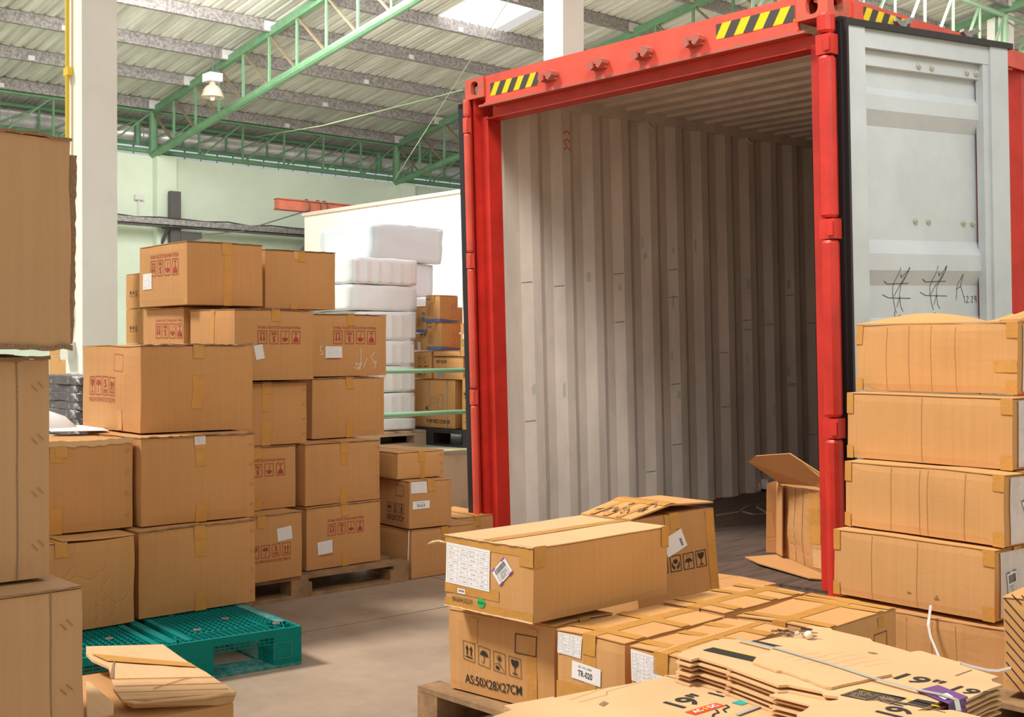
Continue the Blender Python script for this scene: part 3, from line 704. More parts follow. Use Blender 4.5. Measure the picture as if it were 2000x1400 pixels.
    pr = corr(.30, Ln-.25, .278, .072, .068, .036)
    for nm, x, sg, m, e in (('side_wall', .046, 1, C_GREY, 0), ('side_wall', Wd-.046, -1, C_GREY, 0)):
        mb = MB(); pts = [(.165, .03), (.185, .03), (.195, .045), (.215, .045), (.23, 0)]+pr
        mb.v = [V((x+sg*b, a, B+.06)) for a, b in pts]+[V((x+sg*b, a, H-.06)) for a, b in pts]
        n = len(pts); mb.f = [(i, i+1, n+i+1, n+i) for i in range(n-1)]
        o = obj(nm, mb, m, t)
        if sg > 0:   # dirt and green smears, scratches
            rnd = random.Random(5); sm = MB(); gr = MB()
            for k in range(26):
                j = rnd.randint(0, 18); a = .30+.278*j+.072+rnd.uniform(.0, .05); z = rnd.uniform(.5, 2.0); w_, h_ = rnd.uniform(.012, .03), rnd.uniform(.02, .10)
                f_ = lambda y: x+.036*(y-(.30+.278*j+.072))/.068+.0015
                gr.add([(f_(a), a, z), (f_(a+w_), a+w_, z), (f_(a+w_), a+w_, z+h_), (f_(a), a, z+h_*.8)], [(0, 1, 2, 3)])
            for k in range(40):
                j = rnd.randint(0, 20); z = rnd.choice((.5, .95, 1.35, 1.7))+rnd.uniform(-.12, .12); a = .30+.278*j+.075
                f_ = lambda y: x+.036*(y-(.30+.278*j+.072))/.068+.0018
                sm.add([(f_(a), a, z), (f_(a+.06), a+.06, z+.004), (f_(a+.06), a+.06, z+.009), (f_(a), a, z+.004)], [(0, 1, 2, 3)])
            obj('green_smears', gr, mat('smear_green', (.48, .53, .44), .7), o)['kind'] = 'stuff'; obj('scuff_marks', sm, mat('scuff', (.17, .13, .11), .8), o)['kind'] = 'stuff'
            dots = MB()
            for i, (a, z) in enumerate([(0, 0), (.04, .012), (.08, 0), (.0, .05), (.04, .06), (.08, .05), (0, .1), (.04, .11), (.08, .10), (.02, .03)]):
                c = V((x+.0375, .30+.278*1+.165+a*.5, 2.55+z)); dots.add([c+V((0, .007*cos(q*pi/4), .009*sin(q*pi/4))) for q in range(8)], [tuple(range(8))])
            obj('red_dots', dots, REDP, o)['kind'] = 'stuff'
    # outer red skin on the right side
    mb = MB(); x = Wd-.02
    mb.v = [V((x-b-.0, a, B+.06)) for a, b in pr]+[V((x-b, a, H-.10)) for a, b in pr]; n = len(pr)
    mb.f = [(i, i+1, n+i+1, n+i) for i in range(n-1)]
    obj('outer_side_skin', mb, C_RED, t)
    mb = MB(); x = .02
    mb.v = [V((x+b, a, B+.06)) for a, b in pr]+[V((x+b, a, H-.10)) for a, b in pr]
    mb.f = [(i, i+1, n+i+1, n+i) for i in range(n-1)]
    obj('outer_side_skin', mb, C_RED, t)
    # roof panel
    rp = corr(.16, Ln-.1, .209, .091, .0135, -.02); mb = MB()
    mb.v = [V((.06, a, H-.035+b)) for a, b in rp]+[V((Wd-.06, a, H-.035+b)) for a, b in rp]; n = len(rp)
    mb.f = [(i, i+1, n+i+1, n+i) for i in range(n-1)]
    obj('roof_panel', mb, C_GREY, t)
    obj('roof_skin', MB().box((.05, .16, H-.022), (Wd-.05, Ln-.1, H-.018)), C_RED, t)
    obj('end_wall', MB().box((.05, Ln-.1, B), (Wd-.05, Ln-.04, H-.03)), C_GREY, t)
    # floor boards
    nb = 8
    for k in range(nb):
        a = .06+(Wd-.12)*k/nb; b = .06+(Wd-.12)*(k+1)/nb-.004
        obj('floor_board', MB().box((a, .06, B+.07), (b, Ln-.1, B+.098)), C_FLOOR, t)
    obj('door_sill', MB().box((.0, .0, B), (Wd, .10, B+.085)), C_FLOOR, t)
    # lashing rings
    def ring(x, y, z, m=C_GREY):
        pts = [(x+.006+.022*sin(k*pi/10), y+.033*cos(k*pi/10), z-.045*sin(k*pi/10)) for k in range(11)]
        obj('lashing_ring', MB().tube(pts, .007, 6), m, t)
    for k in range(7): ring(.085, .30+.139+k*1.112*1.0, 2.795)
    for k in range(1, 7): ring(.085, .30+.139+k*1.112, B+.16)
    # ---------- left post hinges / right hinge bars
    def hinge_col(xc, yc, r_, name, zs):
        prev = B
        for z in zs+[None]:
            top = (z-.0) if z else H-.118
            obj('hinge_bar', MB().tube([(xc, yc, prev), (xc, yc, prev+.012), (xc, yc, top-.012), (xc, yc, top)], [r_*.8, r_, r_, r_*.8], 12), C_RED2 if xc < 1 else C_RED, t, smooth=False)
            if z:
                obj('hinge_lug', MB().box((xc-r_*.9, yc-r_*.75, z+.006), (xc+r_*1.0, yc+r_*.75, z+.094)).box((xc+r_*.2, yc-r_*.95, z+.02), (xc+r_*.9, yc+r_*.5, z+.08)), C_RED2 if xc < 1 else C_RED, t); prev = z+.10
    zsR = [.90, 1.78, 2.59]; hinge_col(Wd+.004, -.022, .040, 'r', zsR)
    zsL = [.18, .99, 1.79, 2.58]; hinge_col(.020, -.010, .020, 'l', zsL)
    # ---------- doors
    def door(hx, hy, ang, side):
        d = bpy.data.objects.new('door_leaf', None); COL.objects.link(d); d.parent = t; d.location = (hx, hy, 0)
        # local: length along +y, inner face toward +x (side=1) ; thickness
        d.rotation_euler = (0, 0, -R(ang) if side > 0 else R(ang))
        sd_ = side
        d['label'] = 'grey inside of the opened right door' if side > 0 else 'opened left door folded back'
        q = side; L0, L1 = .05, (1.155 if side > 0 else 1.2); z0, z1 = B+.10, 2.735
        def bx(x0, x1, y0, y1, a, b):
            x0, x1 = sorted((x0*q, x1*q)); return MB().box((x0, y0, a), (x1, y1, b))
        f = bx(-.005, .012, L0, L0+.115, z0, z1)
        for a in (bx(-.005, .012, L1-.13, L1, z0, z1), bx(-.02, -.0, L0+.115, L1-.13, z1-.085, z1-.0)): f.add(a.v, a.f)
        obj('door_frame', f, C_DOOR, d)
        obj('door_frame_return', bx(-.045 if side > 0 else -.025, -.003, L1-.17, L1-.13, z0, z1-.0), C_DOOR, d)
        obj('door_outer_skin', bx(-.075, -.068, L0, L1, z0, z1) if side > 0 else bx(-.030, -.026, L0, L1, z0, z1), C_RED, d)
        obj('door_edge', bx(-.070 if side > 0 else -.025, .0, L0-.006, L0+.006, z0, z1), C_RED2, d)
        t0 = -.055 if side > 0 else -.028
        g = bx(t0, .022, L0-.05, L0-.006, z0-.02, z1+.03)
        for a in (bx(t0, .022, L0-.05, L1+.03, z1, z1+.028), bx(-.02, .045 if side > 0 else .030, L0-.035, L0-.022, z0, z1+.02)): g.add(a.v, a.f)
        obj('door_gasket', g, RUB, d)
        obj('gasket_strip', bx(.022, .026, L0-.030, L0-.018, z0, z1-.02), GALV, d)
        # pressed panel profile along z
        if side < 0:
            obj('door_panel', bx(-.024, -.012, L0+.115, L1-.15, z0, z1), C_DOOR, d); return d
        mb = MB(); zs = [(z1, -.04), (z1-.33, -.04), (z1-.335, -.058), (z1-.37, -.06)]
        zz = z1-.37
        prof = [(z1-.02, -.030), (z1-.155, -.030), (z1-.157, -.060), (z1-.245, -.060), (z1-.285, -.030), (z1-.352, -.030), (z1-.42, -.066), (z1-.94, -.066), (z1-1.007, -.030), (z1-1.083, -.030), (z1-1.152, -.066), (z1-1.30, -.066), (z1-1.37, -.030), (z1-1.45, -.030), (z1-1.52, -.066), (z1-1.9, -.066), (z1-1.97, -.03), (z1-2.05, -.03), (z1-2.12, -.066), (z0, -.066)]
        n = len(prof); ya, yb = L0+.115, L1-.15
        mb.v = [V((x*q, ya, z)) for z, x in prof]+[V((x*q, yb, z)) for z, x in prof]; mb.f = [(i, i+1, n+i+1, n+i) for i in range(n-1)]
        obj('door_panel', mb, C_DOOR, d)
        # oblique ends of corrugation
        if side > 0:
            for yy, zlist in ((.56, (z1-.055, z1-.128)), (.65, (z1-.055, z1-.128)), (.90, (z1-.055, z1-.128)), (.965, (z1-.055, z1-.128))):
                for z in zlist:
                    M_ = Matrix.Translation((-.030, yy, z)) @ Matrix.Rotation(pi/2, 4, 'Y')
                    obj('bolt', MB().lathe([(0, .016), (.007, .016), (.007, .010), (.014, .010), (.015, .0)], 8, M_), BOLT, d)
            for yy in (.56, .65, .90, .965):
                M_ = Matrix.Translation((-.066, yy, z1-.847)) @ Matrix.Rotation(pi/2, 4, 'Y')
                obj('bolt', MB().lathe([(0, .018), (.007, .018), (.007, .010), (.014, .010), (.015, .0)], 8, M_), BOLT, d)
            # marker writing
            def wr(lines, oy, oz, sc):
                p = strokes(lines, sc, .0028); mb = MB()
                def xx(z):
                    for (za, xa), (zb, xb) in zip(prof, prof[1:]):
                        if zb <= z <= za: return xa+(xb-xa)*(za-z)/(za-zb+1e-9)
                    return -.06
                mb.v = [V((max(xx(oz+b), xx(oz+b)) + .002, oy+a, oz+b)) for a, b in p.v]; mb.f = p.f; return mb
            hash_ = [[(0, .62), (.15, .55), (.9, .57)], [(0, .30), (.2, .22), (1.0, .20)], [(.45, .95), (.38, .6), (.36, .3), (.42, 0), (.48, -.15)], [(.75, .95), (.68, .6), (.60, .3), (.64, 0), (.72, -.12)], [(.5, .8), (.56, .7), (.78, .95), (.6, .5), (.4, .25)], [(.62, .25), (.5, -.02)]]
            def sub(lines, n=4):
                out = []
                for l in lines:
                    o_ = []
                    for a, b in zip(l, l[1:]): o_ += [(a[0]+(b[0]-a[0])*k/n, a[1]+(b[1]-a[1])*k/n) for k in range(n)]
                    out.append(o_+[l[-1]])
                return out
            A_ = [[(.0, 0), (.06, .5), (.14, .9), (.25, .5), (.42, .08)], [(.02, .38), (.26, .48)]]
            num = [[(0, .3), (.02, 0)], [(.14, .28), (.25, .3), (.24, .15), (.12, .0), (.3, .02)], [(.38, .04), (.40, .05)], [(.46, .28), (.58, .28), (.5, .02), (.6, .03)], [(.8, .3), (.7, .28), (.72, .15), (.82, .18), (.82, .32), (.82, .0)]]
            o = MB()
            for ln, oy, oz, sc in ((sub(hash_), .33, z1-1.25, .19), (sub(hash_), .585, z1-1.24, .19), (sub(A_), .84, z1-1.22, .135), (sub(num), .90, z1-1.235, .105),
                                   (sub([[(.1, .6), (.1, -.3)], [(.1, .3), (.5, .4)]]), .40, z1-1.33, .10), (sub([[(0, .2), (.6, .5)], [(.35, .4), (.3, -.4)]]), .63, z1-1.33, .10)):
                a = wr(ln, oy, oz, sc); o.add(a.v, a.f)
            obj('marker_writing', o, INK_K, d)
            for yy in (.53, 1.0):
                k = MB().prism([(-.05, 0), (.045, 0), (.05, .015), (.02, .02), (.02, .06), (.08, .085), (.06, .10), (-.01, .075), (-.045, .085), (-.05, .07), (-.015, .045), (-.02, .02)], -.012, .012, Matrix(((0, 0, 1, -.095), (1, 0, 0, yy), (0, 1, 0, z1+.015), (0, 0, 0, 1))))
                obj('locking_cam', k, CAMS, d)
        if side > 0:
          for yy in (.32, .85): obj('lock_rod', MB().tube([(-.11*q, yy, z0), (-.11*q, yy, z1)], .017, 8), GALV, d)
        return d
    door(Wd+.03, .02, 12, 1)
    door(-.040, .0, 7, -1)

def wood_pallet(name, label, n, rz, w, d, m=WOOD, thick=.018, H=.11, group=None, along='x'):
    "n = near corner (+x,-y) ; boards run along x"
    t = thing(name, label, 'pallet', (n[0], n[1], 0), R(rz), group); k = 7; bw = .095; rnd = random.Random(len(label))
    for i in range(k):
        zz = rnd.uniform(0, .0015)
        if along == 'x':
            y = (d-bw)*i/(k-1); obj('deck_board', MB().box((-w, y, H-thick+zz-.001), (0, y+bw, H-.002+zz)), m, t)
        else:
            x = -bw-(w-bw)*i/(k-1); obj('deck_board', MB().box((x, -.01+rnd.uniform(0, .008), H-thick+zz-.001), (x+bw, d+rnd.uniform(0, .008), H-.002+zz)), m, t)
    if along == 'x':
        for x in (-w, -w/2-.05, -.10): obj('stringer_board', MB().box((x, 0, H-2*thick), (x+.10, d, H-thick-.001)), m, t)
    else:
        for y in (0, d/2-.05, d-.10): obj('stringer_board', MB().box((-w, y, H-2*thick), (0, y+.10, H-thick-.001)), m, t)
    for x in (-w, -w/2-.05, -.10):
        for y in (.0, d/2-.05, d-.12): obj('block', MB().box((x, y, thick), (x+.10, y+.12, H-2*thick)), m, t)
        obj('bottom_board', MB().box((x, 0, 0), (x+.10, d, thick)), m, t)
    return t

def teal_pallet():
    t = thing('plastic_pallet', 'teal plastic pallet with a lattice deck under the left stack', 'pallet', (-4.176, 1.592, 0), R(-5.5)); t.scale = (1, .8333, 1)
    w, d, H = 1.1, 1.2, .149; td = .028
    bars = MB(); rim = MB()
    def bar(x0, x1, y0, y1, z0=H-.022, z1=H-.001): bars.box((x0, y0, z0), (x1, y1, z1))
    # panels along y : right panel, centre strips, left panel
    def lattice(x0, x1, y0, y1, px, py):
        nx = int((x1-x0)/px); ny = int((y1-y0)/py)
        for i in range(nx+1): x = x0+(x1-x0)*i/nx; bar(x-.002, x+.002, y0, y1)
        for j in range(ny+1): y = y0+(y1-y0)*j/ny; bar(x0, x1, y-.0022, y+.0022)
    lattice(-w+.12, -.13, .70, 1.06, .034, .027); lattice(-w+.12, -.13, .14, .50, .034, .027)
    lattice(-.125, -.02, .64, 1.06, .02, .03); lattice(-.125, -.02, .14, .56, .02, .03)
    lattice(-w+.02, -w+.115, .14, 1.06, .02, .03)
    lattice(-w+.12, -.13, 1.075, 1.165, .03, .02); lattice(-w+.12, -.13, .03, .125, .03, .02)
    obj('deck_lattice', bars, TEAL, t)['kind'] = 'stuff'
    for y0, y1 in ((.515, .545), (.66, .69), (.58, .62)):
        obj('deck_strip', MB().box((-w+.04, y0, H-.03), (-.04, y1, H-.0005)), TEAL, t)
    rim.box((-w, 0, H-.03), (-.0, .012, H)).box((-w, d-.012, H-.03), (0, d, H)).box((-w, .012, H-.03), (-w+.012, d-.012, H)).box((-.012, .012, H-.03), (0, d-.012, H))
    obj('deck_rim', rim, TEAL, t)
    obj('worn_edge_strip', MB().box((-w+.03, d-.055, H-.004), (-.12, d-.013, H+.0008)), TEAL_W, t)
    # triangular gussets at corners/centre front
    gs = MB()
    for yc in (.60, 1.12, .08):
        for a in (-.05, .05): gs.beam((-.012, yc, H-.01), (-.12, yc+a, H-.01), .004, .02)
        gs.beam((-.07, yc-.06, H-.01), (-.07, yc+.06, H-.01), .004, .02)
    obj('gusset_ribs', gs, TEAL, t)['kind'] = 'stuff'
    for x in (-w, -w/2-.07, -.14):
        for y, yw in ((0, .16), (.60, .17), (d-.14, .14)):
            obj('block', MB().box((x, y+(.0), .012), (x+.14, y+yw, H-.0302)), TEAL, t)
    for x in (-w, -w/2-.07, -.14): obj('bottom_rail', MB().box((x, .0, 0), (x+.14, d, .012)), TEAL_W, t)
    for y0, yw in ((0, .16), (.60, .17), (d-.14, .14)): obj('bottom_rail', MB().box((-w+.14, y0, .0), (-.14, y0+yw, .011)), TEAL_W, t)
    # rim grid above the fork openings on the near side
    fg = MB()
    for y0, y1 in ((.16, .60), (.77, 1.06)):
        for i in range(13): y = y0+(y1-y0)*i/12; fg.box((-.003, y-.0022, H-.052), (.002, y+.0022, H-.028))
        for z in (H-.052, H-.040): fg.box((-.003, y0, z-.0018), (.002, y1, z+.0018))
    obj('fork_rim_grid', fg, TEAL, t)['kind'] = 'stuff'
    obj('moulded_label_frame', MB().box((.0, 1.06, .035), (.0018, 1.15, .037)).box((.0, 1.06, .095), (.0018, 1.15, .097)).box((.0, 1.06, .035), (.0018, 1.062, .097)).box((.0, 1.148, .035), (.0018, 1.15, .097)), TEAL_W, t)
    for x, y in ((-.18, .78), (-.30, .98), (-.10, 1.13), (-.24, .40), (-.5, .80)):
        obj('rivet_washer', MB().lathe([(.0, .003), (.006, .003), (.006, .001), (.018, .001), (.018, -.002)], 12, Matrix.Translation((x, y, H))), mat('rust_washer', (.20, .13, .10), .7), t)

def build_left_stacks():
    # ---- A: near left tower
    wood_pallet('wooden_pallet', 'wooden pallet under the tall tower of cartons at the left edge', (-2.63, .30), 0, .62, .85)
    a3 = Carton('carton', 'tall tan carton at the foot of the left edge tower, with staples', (-2.63, .33), 0, .55, .78, .592, .113, K_TAN, wear=1.2)
    a2 = Carton('carton', 'tan carton in the middle of the left edge tower, with staples', (-2.74, .42), 0, .50, .66, .502, .709, K_TAN, wear=1.2)
    a1 = Carton('carton', 'plain tan carton topping the left edge tower', (-2.70, .44), 0, .52, .672, .478, 1.222, K_TAN, wear=1.6, seam='y', tape=False)
    for c, u, n in ((a3, .78-.045, 4), (a2, .66-.035, 4)): c.staples('R', u, n, .015)
    for c in (a3, a2):
        c.put('glued_seam', P2().grid(0, 0, .003, c.h-.004, 1, 6), 'R', c.d-.075, .002, K_EDGE, .0012)
    # ragged crushed flaps
    def ragged(c, f_, v, n=30, amp=.006, th=.006, u0=0, u1=None, name='crushed_flap_edge', m=K_EDGE):
        rnd = random.Random(int(v*999)+n); u1 = u1 or c.dims(f_)[0]
        up_ = [(u0+(u1-u0)*i/n, v+th/2+rnd.uniform(-amp, amp)) for i in range(n+1)]; lo = [(a, b-th-rnd.uniform(0, amp)) for a, b in up_]
        p = P2()
        for i in range(n): p.poly([lo[i], lo[i+1], up_[i+1], up_[i]])
        c.put(name, p, f_, 0, 0, m, .004)
    ragged(a1, 'R', a1.h, amp=.004); ragged(a1, 'R', .004, amp=.003, th=.010); ragged(a2, 'R', a2.h-.002, amp=.003)
    ragged(a3, 'R', a3.h, amp=.0015, th=.003)
    mb = MB(); rnd = random.Random(3); lo = []
    for k in range(34):
        z = .012+k*.0128; lo.append((z, .680+.004*min(1, k/6)+rnd.uniform(-.002, .002)+.006*k/34))
    for z, y_ in lo: mb.v += [V((-.014, .670, z)), V((-.014, y_-.002, z)), V((-.006, y_-.002, z)), V((-.006, .670, z))]
    for k in range(33):
        for q in range(4): mb.f.append((k*4+q, k*4+(q+1) % 4, k*4+4+(q+1) % 4, k*4+4+q))
    mb.f += [(3, 2, 1, 0), (132, 133, 134, 135)]
    obj('torn_side_flap', mb, K_EDGE, a1.t)
    # ---- B: left stack on teal pallet
    LB = 'large carton on the teal pallet, '
    b1 = Carton('carton', LB+'bottom right, with stapled edge and tape', (-4.590, 2.160), .3, .54, .527, .352, .152, K_BROWN, GROUPB, seam='x')
    b2 = Carton('carton', LB+'middle right, with stapled edge and clear tape patch', (-4.659, 2.202), -1, .54, .514, .364, .506, K_BROWN, GROUPB, seam='x')
    b3 = Carton('carton', LB+'topmost, with red symbols on its bright side', (-4.80, 2.266), -2.9, .66, .516, .374, .872, K_BROWN, GROUPB, seam='x', wear=1.6)
    b1l = Carton('carton', LB+'bottom left, badly crumpled', (-4.56, 1.544), .3, .54, .585, .352, .152, K_OLD, GROUPB, seam='x', wear=3.2)
    b2l = Carton('carton', LB+'left one with papers lying on its lid', (-4.702, 1.60), -1, .54, .585, .358, .506, K_BROWN, GROUPB, seam='x', wear=1.8, lid=.006)
    for c in (b1, b2):
        c.staples('R', c.d-.022, 4, .011); c.tp('R', c.d/2-.02, 0, c.d/2+.03, .07); c.tp('R', c.d/2-.02, c.h-.13, c.d/2+.03, c.h-.01)
    b2.put('clear_tape', P2().grid(0, 0, .05, .035, 2, 2), 'R', b2.d/2-.025, b2.h-.04, CLEAR, .003)
    b3.tp('R', b3.d/2-.03, .1, b3.d/2+.02, .24); b3.tp('L', .42, .005, .47, .09)
    b2l.staples('R', b2l.d-.03, 4, .011); b2l.tp('R', .25, 0, .30, .10); b2l.tp('R', .25, .28, .30, .35)
    red_marks(b3, 'L', .10, .115, True, 'MEAS:59.5X54X37.5CM(22YH)', .066, gap=.014, th=.026)
    b3.put('printed_square', P2().frame(0, 0, .10, .075, .002), 'L', .385, .262, INK_R)
    b3.tp('L', .44, -.0, .475, .09) if 0 else None
    ragged(b2l, 'R', b2l.h-.006, 24, .005, .02, m=K_PALE, name='folded_lid_edge')
    ragged(b3, 'R', b3.h, 24, .003, .005); ragged(b2, 'R', b2.h, 24, .003, .005); ragged(b1, 'R', b1.h, 24, .003, .005)
    # papers and packages on b2l
    zt = .506+.358+.004
    q = [onz(100, 845, zt+.002), onz(212, 843, zt+.002), onz(186, 833, zt+.002), onz(80, 832, zt+.002)]
    tag(obj('paper_sheet', MB().prism([(p.x, p.y) for p in q], zt+.006, zt+.008), PAPER), 'flat white paper sheet lying on the left carton lid', 'paper')
    # white padded package
    p0 = onz(160, 836, zt+.004)
    mb = MB(); n = 8; wp, dp = .34, .46
    for j in range(n+1):
        for i in range(n+1):
            u, v = i/n, j/n; e = min(u, 1-u, v, 1-v); mb.v.append(V((-wp*u, -dp*(1-v), .004+.075*min(1, e*4)**.5+.006*noise.noise(V((u*5, v*5, 1))))))
    m_ = (n+1)**2
    for j in range(n+1):
        for i in range(n+1): u, v = i/n, j/n; mb.v.append(V((-wp*u, -dp*(1-v), .0)))
    for j in range(n):
        for i in range(n): k = j*(n+1)+i; mb.f += [(k, k+n+1, k+n+2, k+1), (k+m_, k+1+m_, k+n+2+m_, k+n+1+m_)]
    for i in range(n):
        for a, b in ((i, i+1), (n*(n+1)+i+1, n*(n+1)+i), ((i+1)*(n+1), i*(n+1)), (i*(n+1)+n, (i+1)*(n+1)+n)): mb.f.append((a, b, b+m_, a+m_))
    o = obj('padded_package', mb, WHITE, smooth=True); o.location = (p0.x, p0.y, zt+.002); tag(o, 'white padded package lying on the left carton lid', 'package')
    obj('printed_patch', MB().add([(-.10, -.06, .0865), (-.17, -.2, .0865), (-.20, -.2, .0865), (-.13, -.06, .0865)], [(0, 1, 2, 3)]), INK_G, o)
    # ---- G: pallet of 49x47x32.5 cartons
    wood_pallet('wooden_pallet', 'wooden pallet under the brown cartons left of the container', (-5.17, 2.60), 0, 1.15, 1.34, WOOD, along='y')
    r0, lb = K_BROWN, 'brown carton left of the container, '
    def G(label, *a, **k): return Carton('carton', lb+label, *a, m=K_BROWN, group=GG, wear=.8, seam=k.pop('seam', 'x'), **k)
    g1r = G('bottom row right, upside down red print and white slip', (-5.237, 3.351), 3.2, .46, .474, .318, .112)
    g2r = G('second row right, plain with stapled edge', (-5.260, 3.358), 3.2, .46, .482, .318, .432)
    g3r = G('third row right, plain with light tape', (-5.449, 3.522), 2.5, .46, .480, .322, .752)
    g4r = G('fourth row right, chalk writing and white slip', (-5.497, 3.556), .8, .46, .485, .337, 1.077)
    g1l = G('bottom row left, upright red print under a white slip', (-5.122, 2.80), 3.2, .46, .47, .320, .112)
    g2l = G('second row left, upside down red print', (-5.28, 2.870), 1.5, .46, .455, .312, .434)
    g3l = G('third row left, plain with stapled edge', (-5.30, 2.93), 1, .46, .470, .318, .748)
    g4l = G('fourth row left, taped bright end and red print', (-5.245, 2.955), 3.5, .405, .465, .350, 1.070)
    for k, z in enumerate((.112, .445, .778)):
        Carton('carton', lb+'hidden in the second file, layer %s' % ('one', 'two', 'three')[k], (-5.78, 2.72), 0, .45, .47, .33, z, K_BROWN, GG, seam='x')
    g4c = G('fourth row rear, bright end with upside down red print', (-5.70, 2.925), 0, .46, .46, .330, 1.111)
    t1 = G('top row left, bright end with red print and slip', (-5.59, 2.885), -.9, .545, .425, .318, 1.444)
    t2 = G('top row right, plain with a tape patch', (-5.66, 3.37), 2.7, .49, .455, .318, 1.444-.006)
    red_marks(g1r, 'R', .13, .165, w=.048, gap=.012)
    g1r.slip('R', .07, .075, .09, .065, .05, 1); g1r.tp('R', .22, 0, .262, .07)
    g1r.put('printed_square', P2().frame(0, 0, .08, .065, .0025), 'R', .082, .068, INK_R, .0012)
    g2r.staples('R', .465, 4, .010); g2r.tp('R', .22, .0, .262, .09); g2r.tp('R', .22, .2, .262, .30); g3r.tp('R', .22, 0, .262, .09)
    red_marks(g4r, 'R', .13, .175, w=.058, gap=.016)
    g4r.slip('R', .08, .10, .105, .062, 0, 2); g4r.put('printed_square', P2().rect(0, 0, .09, .004), 'R', .085, .094, INK_R)
    five = [[(0, .35), (.25, .32), (.28, .3), (.25, .6), (.12, .75), (.02, .9), (.1, 1.02), (.3, 1.0)]]
    ch = P2().add(strokes([[(.3, 1.0), (.05, .9), (.05, .6), (.28, .45), (.30, .2)], [(.0, .25), (.3, .28)]], .06, .003), .045, .105)
    ch.add(strokes([[(.42, 1.0), (.42, .6), (.36, 0)], [(.0, .15), (.3, .05), (.36, .3), (.1, .35), (.28, .1), (.5, .38)], [(.78, .6), (.55, .15)], [(1.2, .85), (.98, .65), (1.1, .45), (1.28, .42), (1.18, .1)], [(1.08, .35), (1.3, .38)]], .12, .003), .26, .03)
    g4r.put('chalk_writing', ch, 'R', 0, 0, CHALK, .0016)
    red_marks(g1l, 'R', .17, .09, True, w=.048, gap=.012)
    g1l.slip('R', .325, .185, .085, .062, .08, 3)
    red_marks(g2l, 'R', .14, .165, w=.050, gap=.016); g2l.tp('R', .2, 0, .25, .05)
    g3l.staples('R', .445, 4, .010); g3l.tp('R', .205, 0, .255, .12); g3l.tp('R', .205, .17, .255, .31)
    g4l.tp('L', .20, .14, .235, .345); red_marks(g4l, 'R', .13, .18, w=.052, gap=.014)
    g4l.slip('R', .12, .10, .05, .07, .2, 4)
    red_marks(g4c, 'L', .16, .17, w=.062, gap=.014)
    red_marks(t1, 'L', .14, .155, w=.066, gap=.018, th=.026); t1.slip('L', .055, .09, .105, .082, .0, 5)
    t1.tp('R', .20, .0, .245, .316, TAPE); t2.tp('R', .16, 0, .2, .035, TAPE); t2.tp('R', .18, .27, .23, .315, TAPE_G)
    for c in (g1r, g2r, g3r, g4r, g1l, g2l, g3l, t1, t2, g4l): ragged(c, 'R', c.h-.001, 22, .0016, .003)
    # ---- H: small stack
    h1 = Carton('carton', 'reddish brown carton on the floor beside the wooden pallet', (-5.191, 3.973), 0, .42, .45, .264, 0.001, K_BROWN, None, seam='x')
    h0 = Carton('carton', 'low carton behind the TR-013 carton near the dock face', (-5.45, 4.50), -3, .42, .30, .255, .001, K_BROWN, None, seam='x')
    h2 = Carton('carton', 'carton with a TR-013 label below the flat carton', (-5.192, 3.960), -3.8, .5, .277, .257, .268, K_BROWN, None, seam='x')
    h3 = Carton('carton', 'flat carton on top of the TR-013 carton', (-5.265, 3.937), -2.3, .5, .312, .147, .527, K_ORANGE, None, seam='x')
    h2.slip('R', .01, .19, .10, .062, 0, 8); tr(h2, 'TR-013', 'R', .02, .105, .105, .042)
    h2.put('printed_marks', marks('50X28X27CM', ('rain', '5', 'oneup'), .044, .016, th=.03), 'L', .29, .035, INK_K)
    h2.put('printed_square', P2().frame(0, 0, .075, .06, .002), 'L', .375, .17, INK_K)
    h3.staples('R', .285, 3, .010); h3.tp('R', .145, 0, .175, .145)
    # white strap on h1
    obj('strap', MB().tube([(-.02, .0, .26), (-.022, -.004, .12), (-.03, -.004, .0)], .004, 4), STRAP, h1.t)
GROUPB = 'large cartons on the teal pallet'

def tr(c, text, f, u, v, w=.115, h=.048, rot=0):
    o = c.put('route_label', P2().grid(0, 0, w, h, 3, 2), f, u, v, PAPER, .0024, rot=rot)
    p = P2().text(text, w*.22, h*.22, h*.36, w*.5, .015); p.text('021 1101 L10028', w*.24, h*.72, h*.12, w*.45)
    c.put('print', p, f, u, v, INK_K, .003, parent=o, rot=rot)

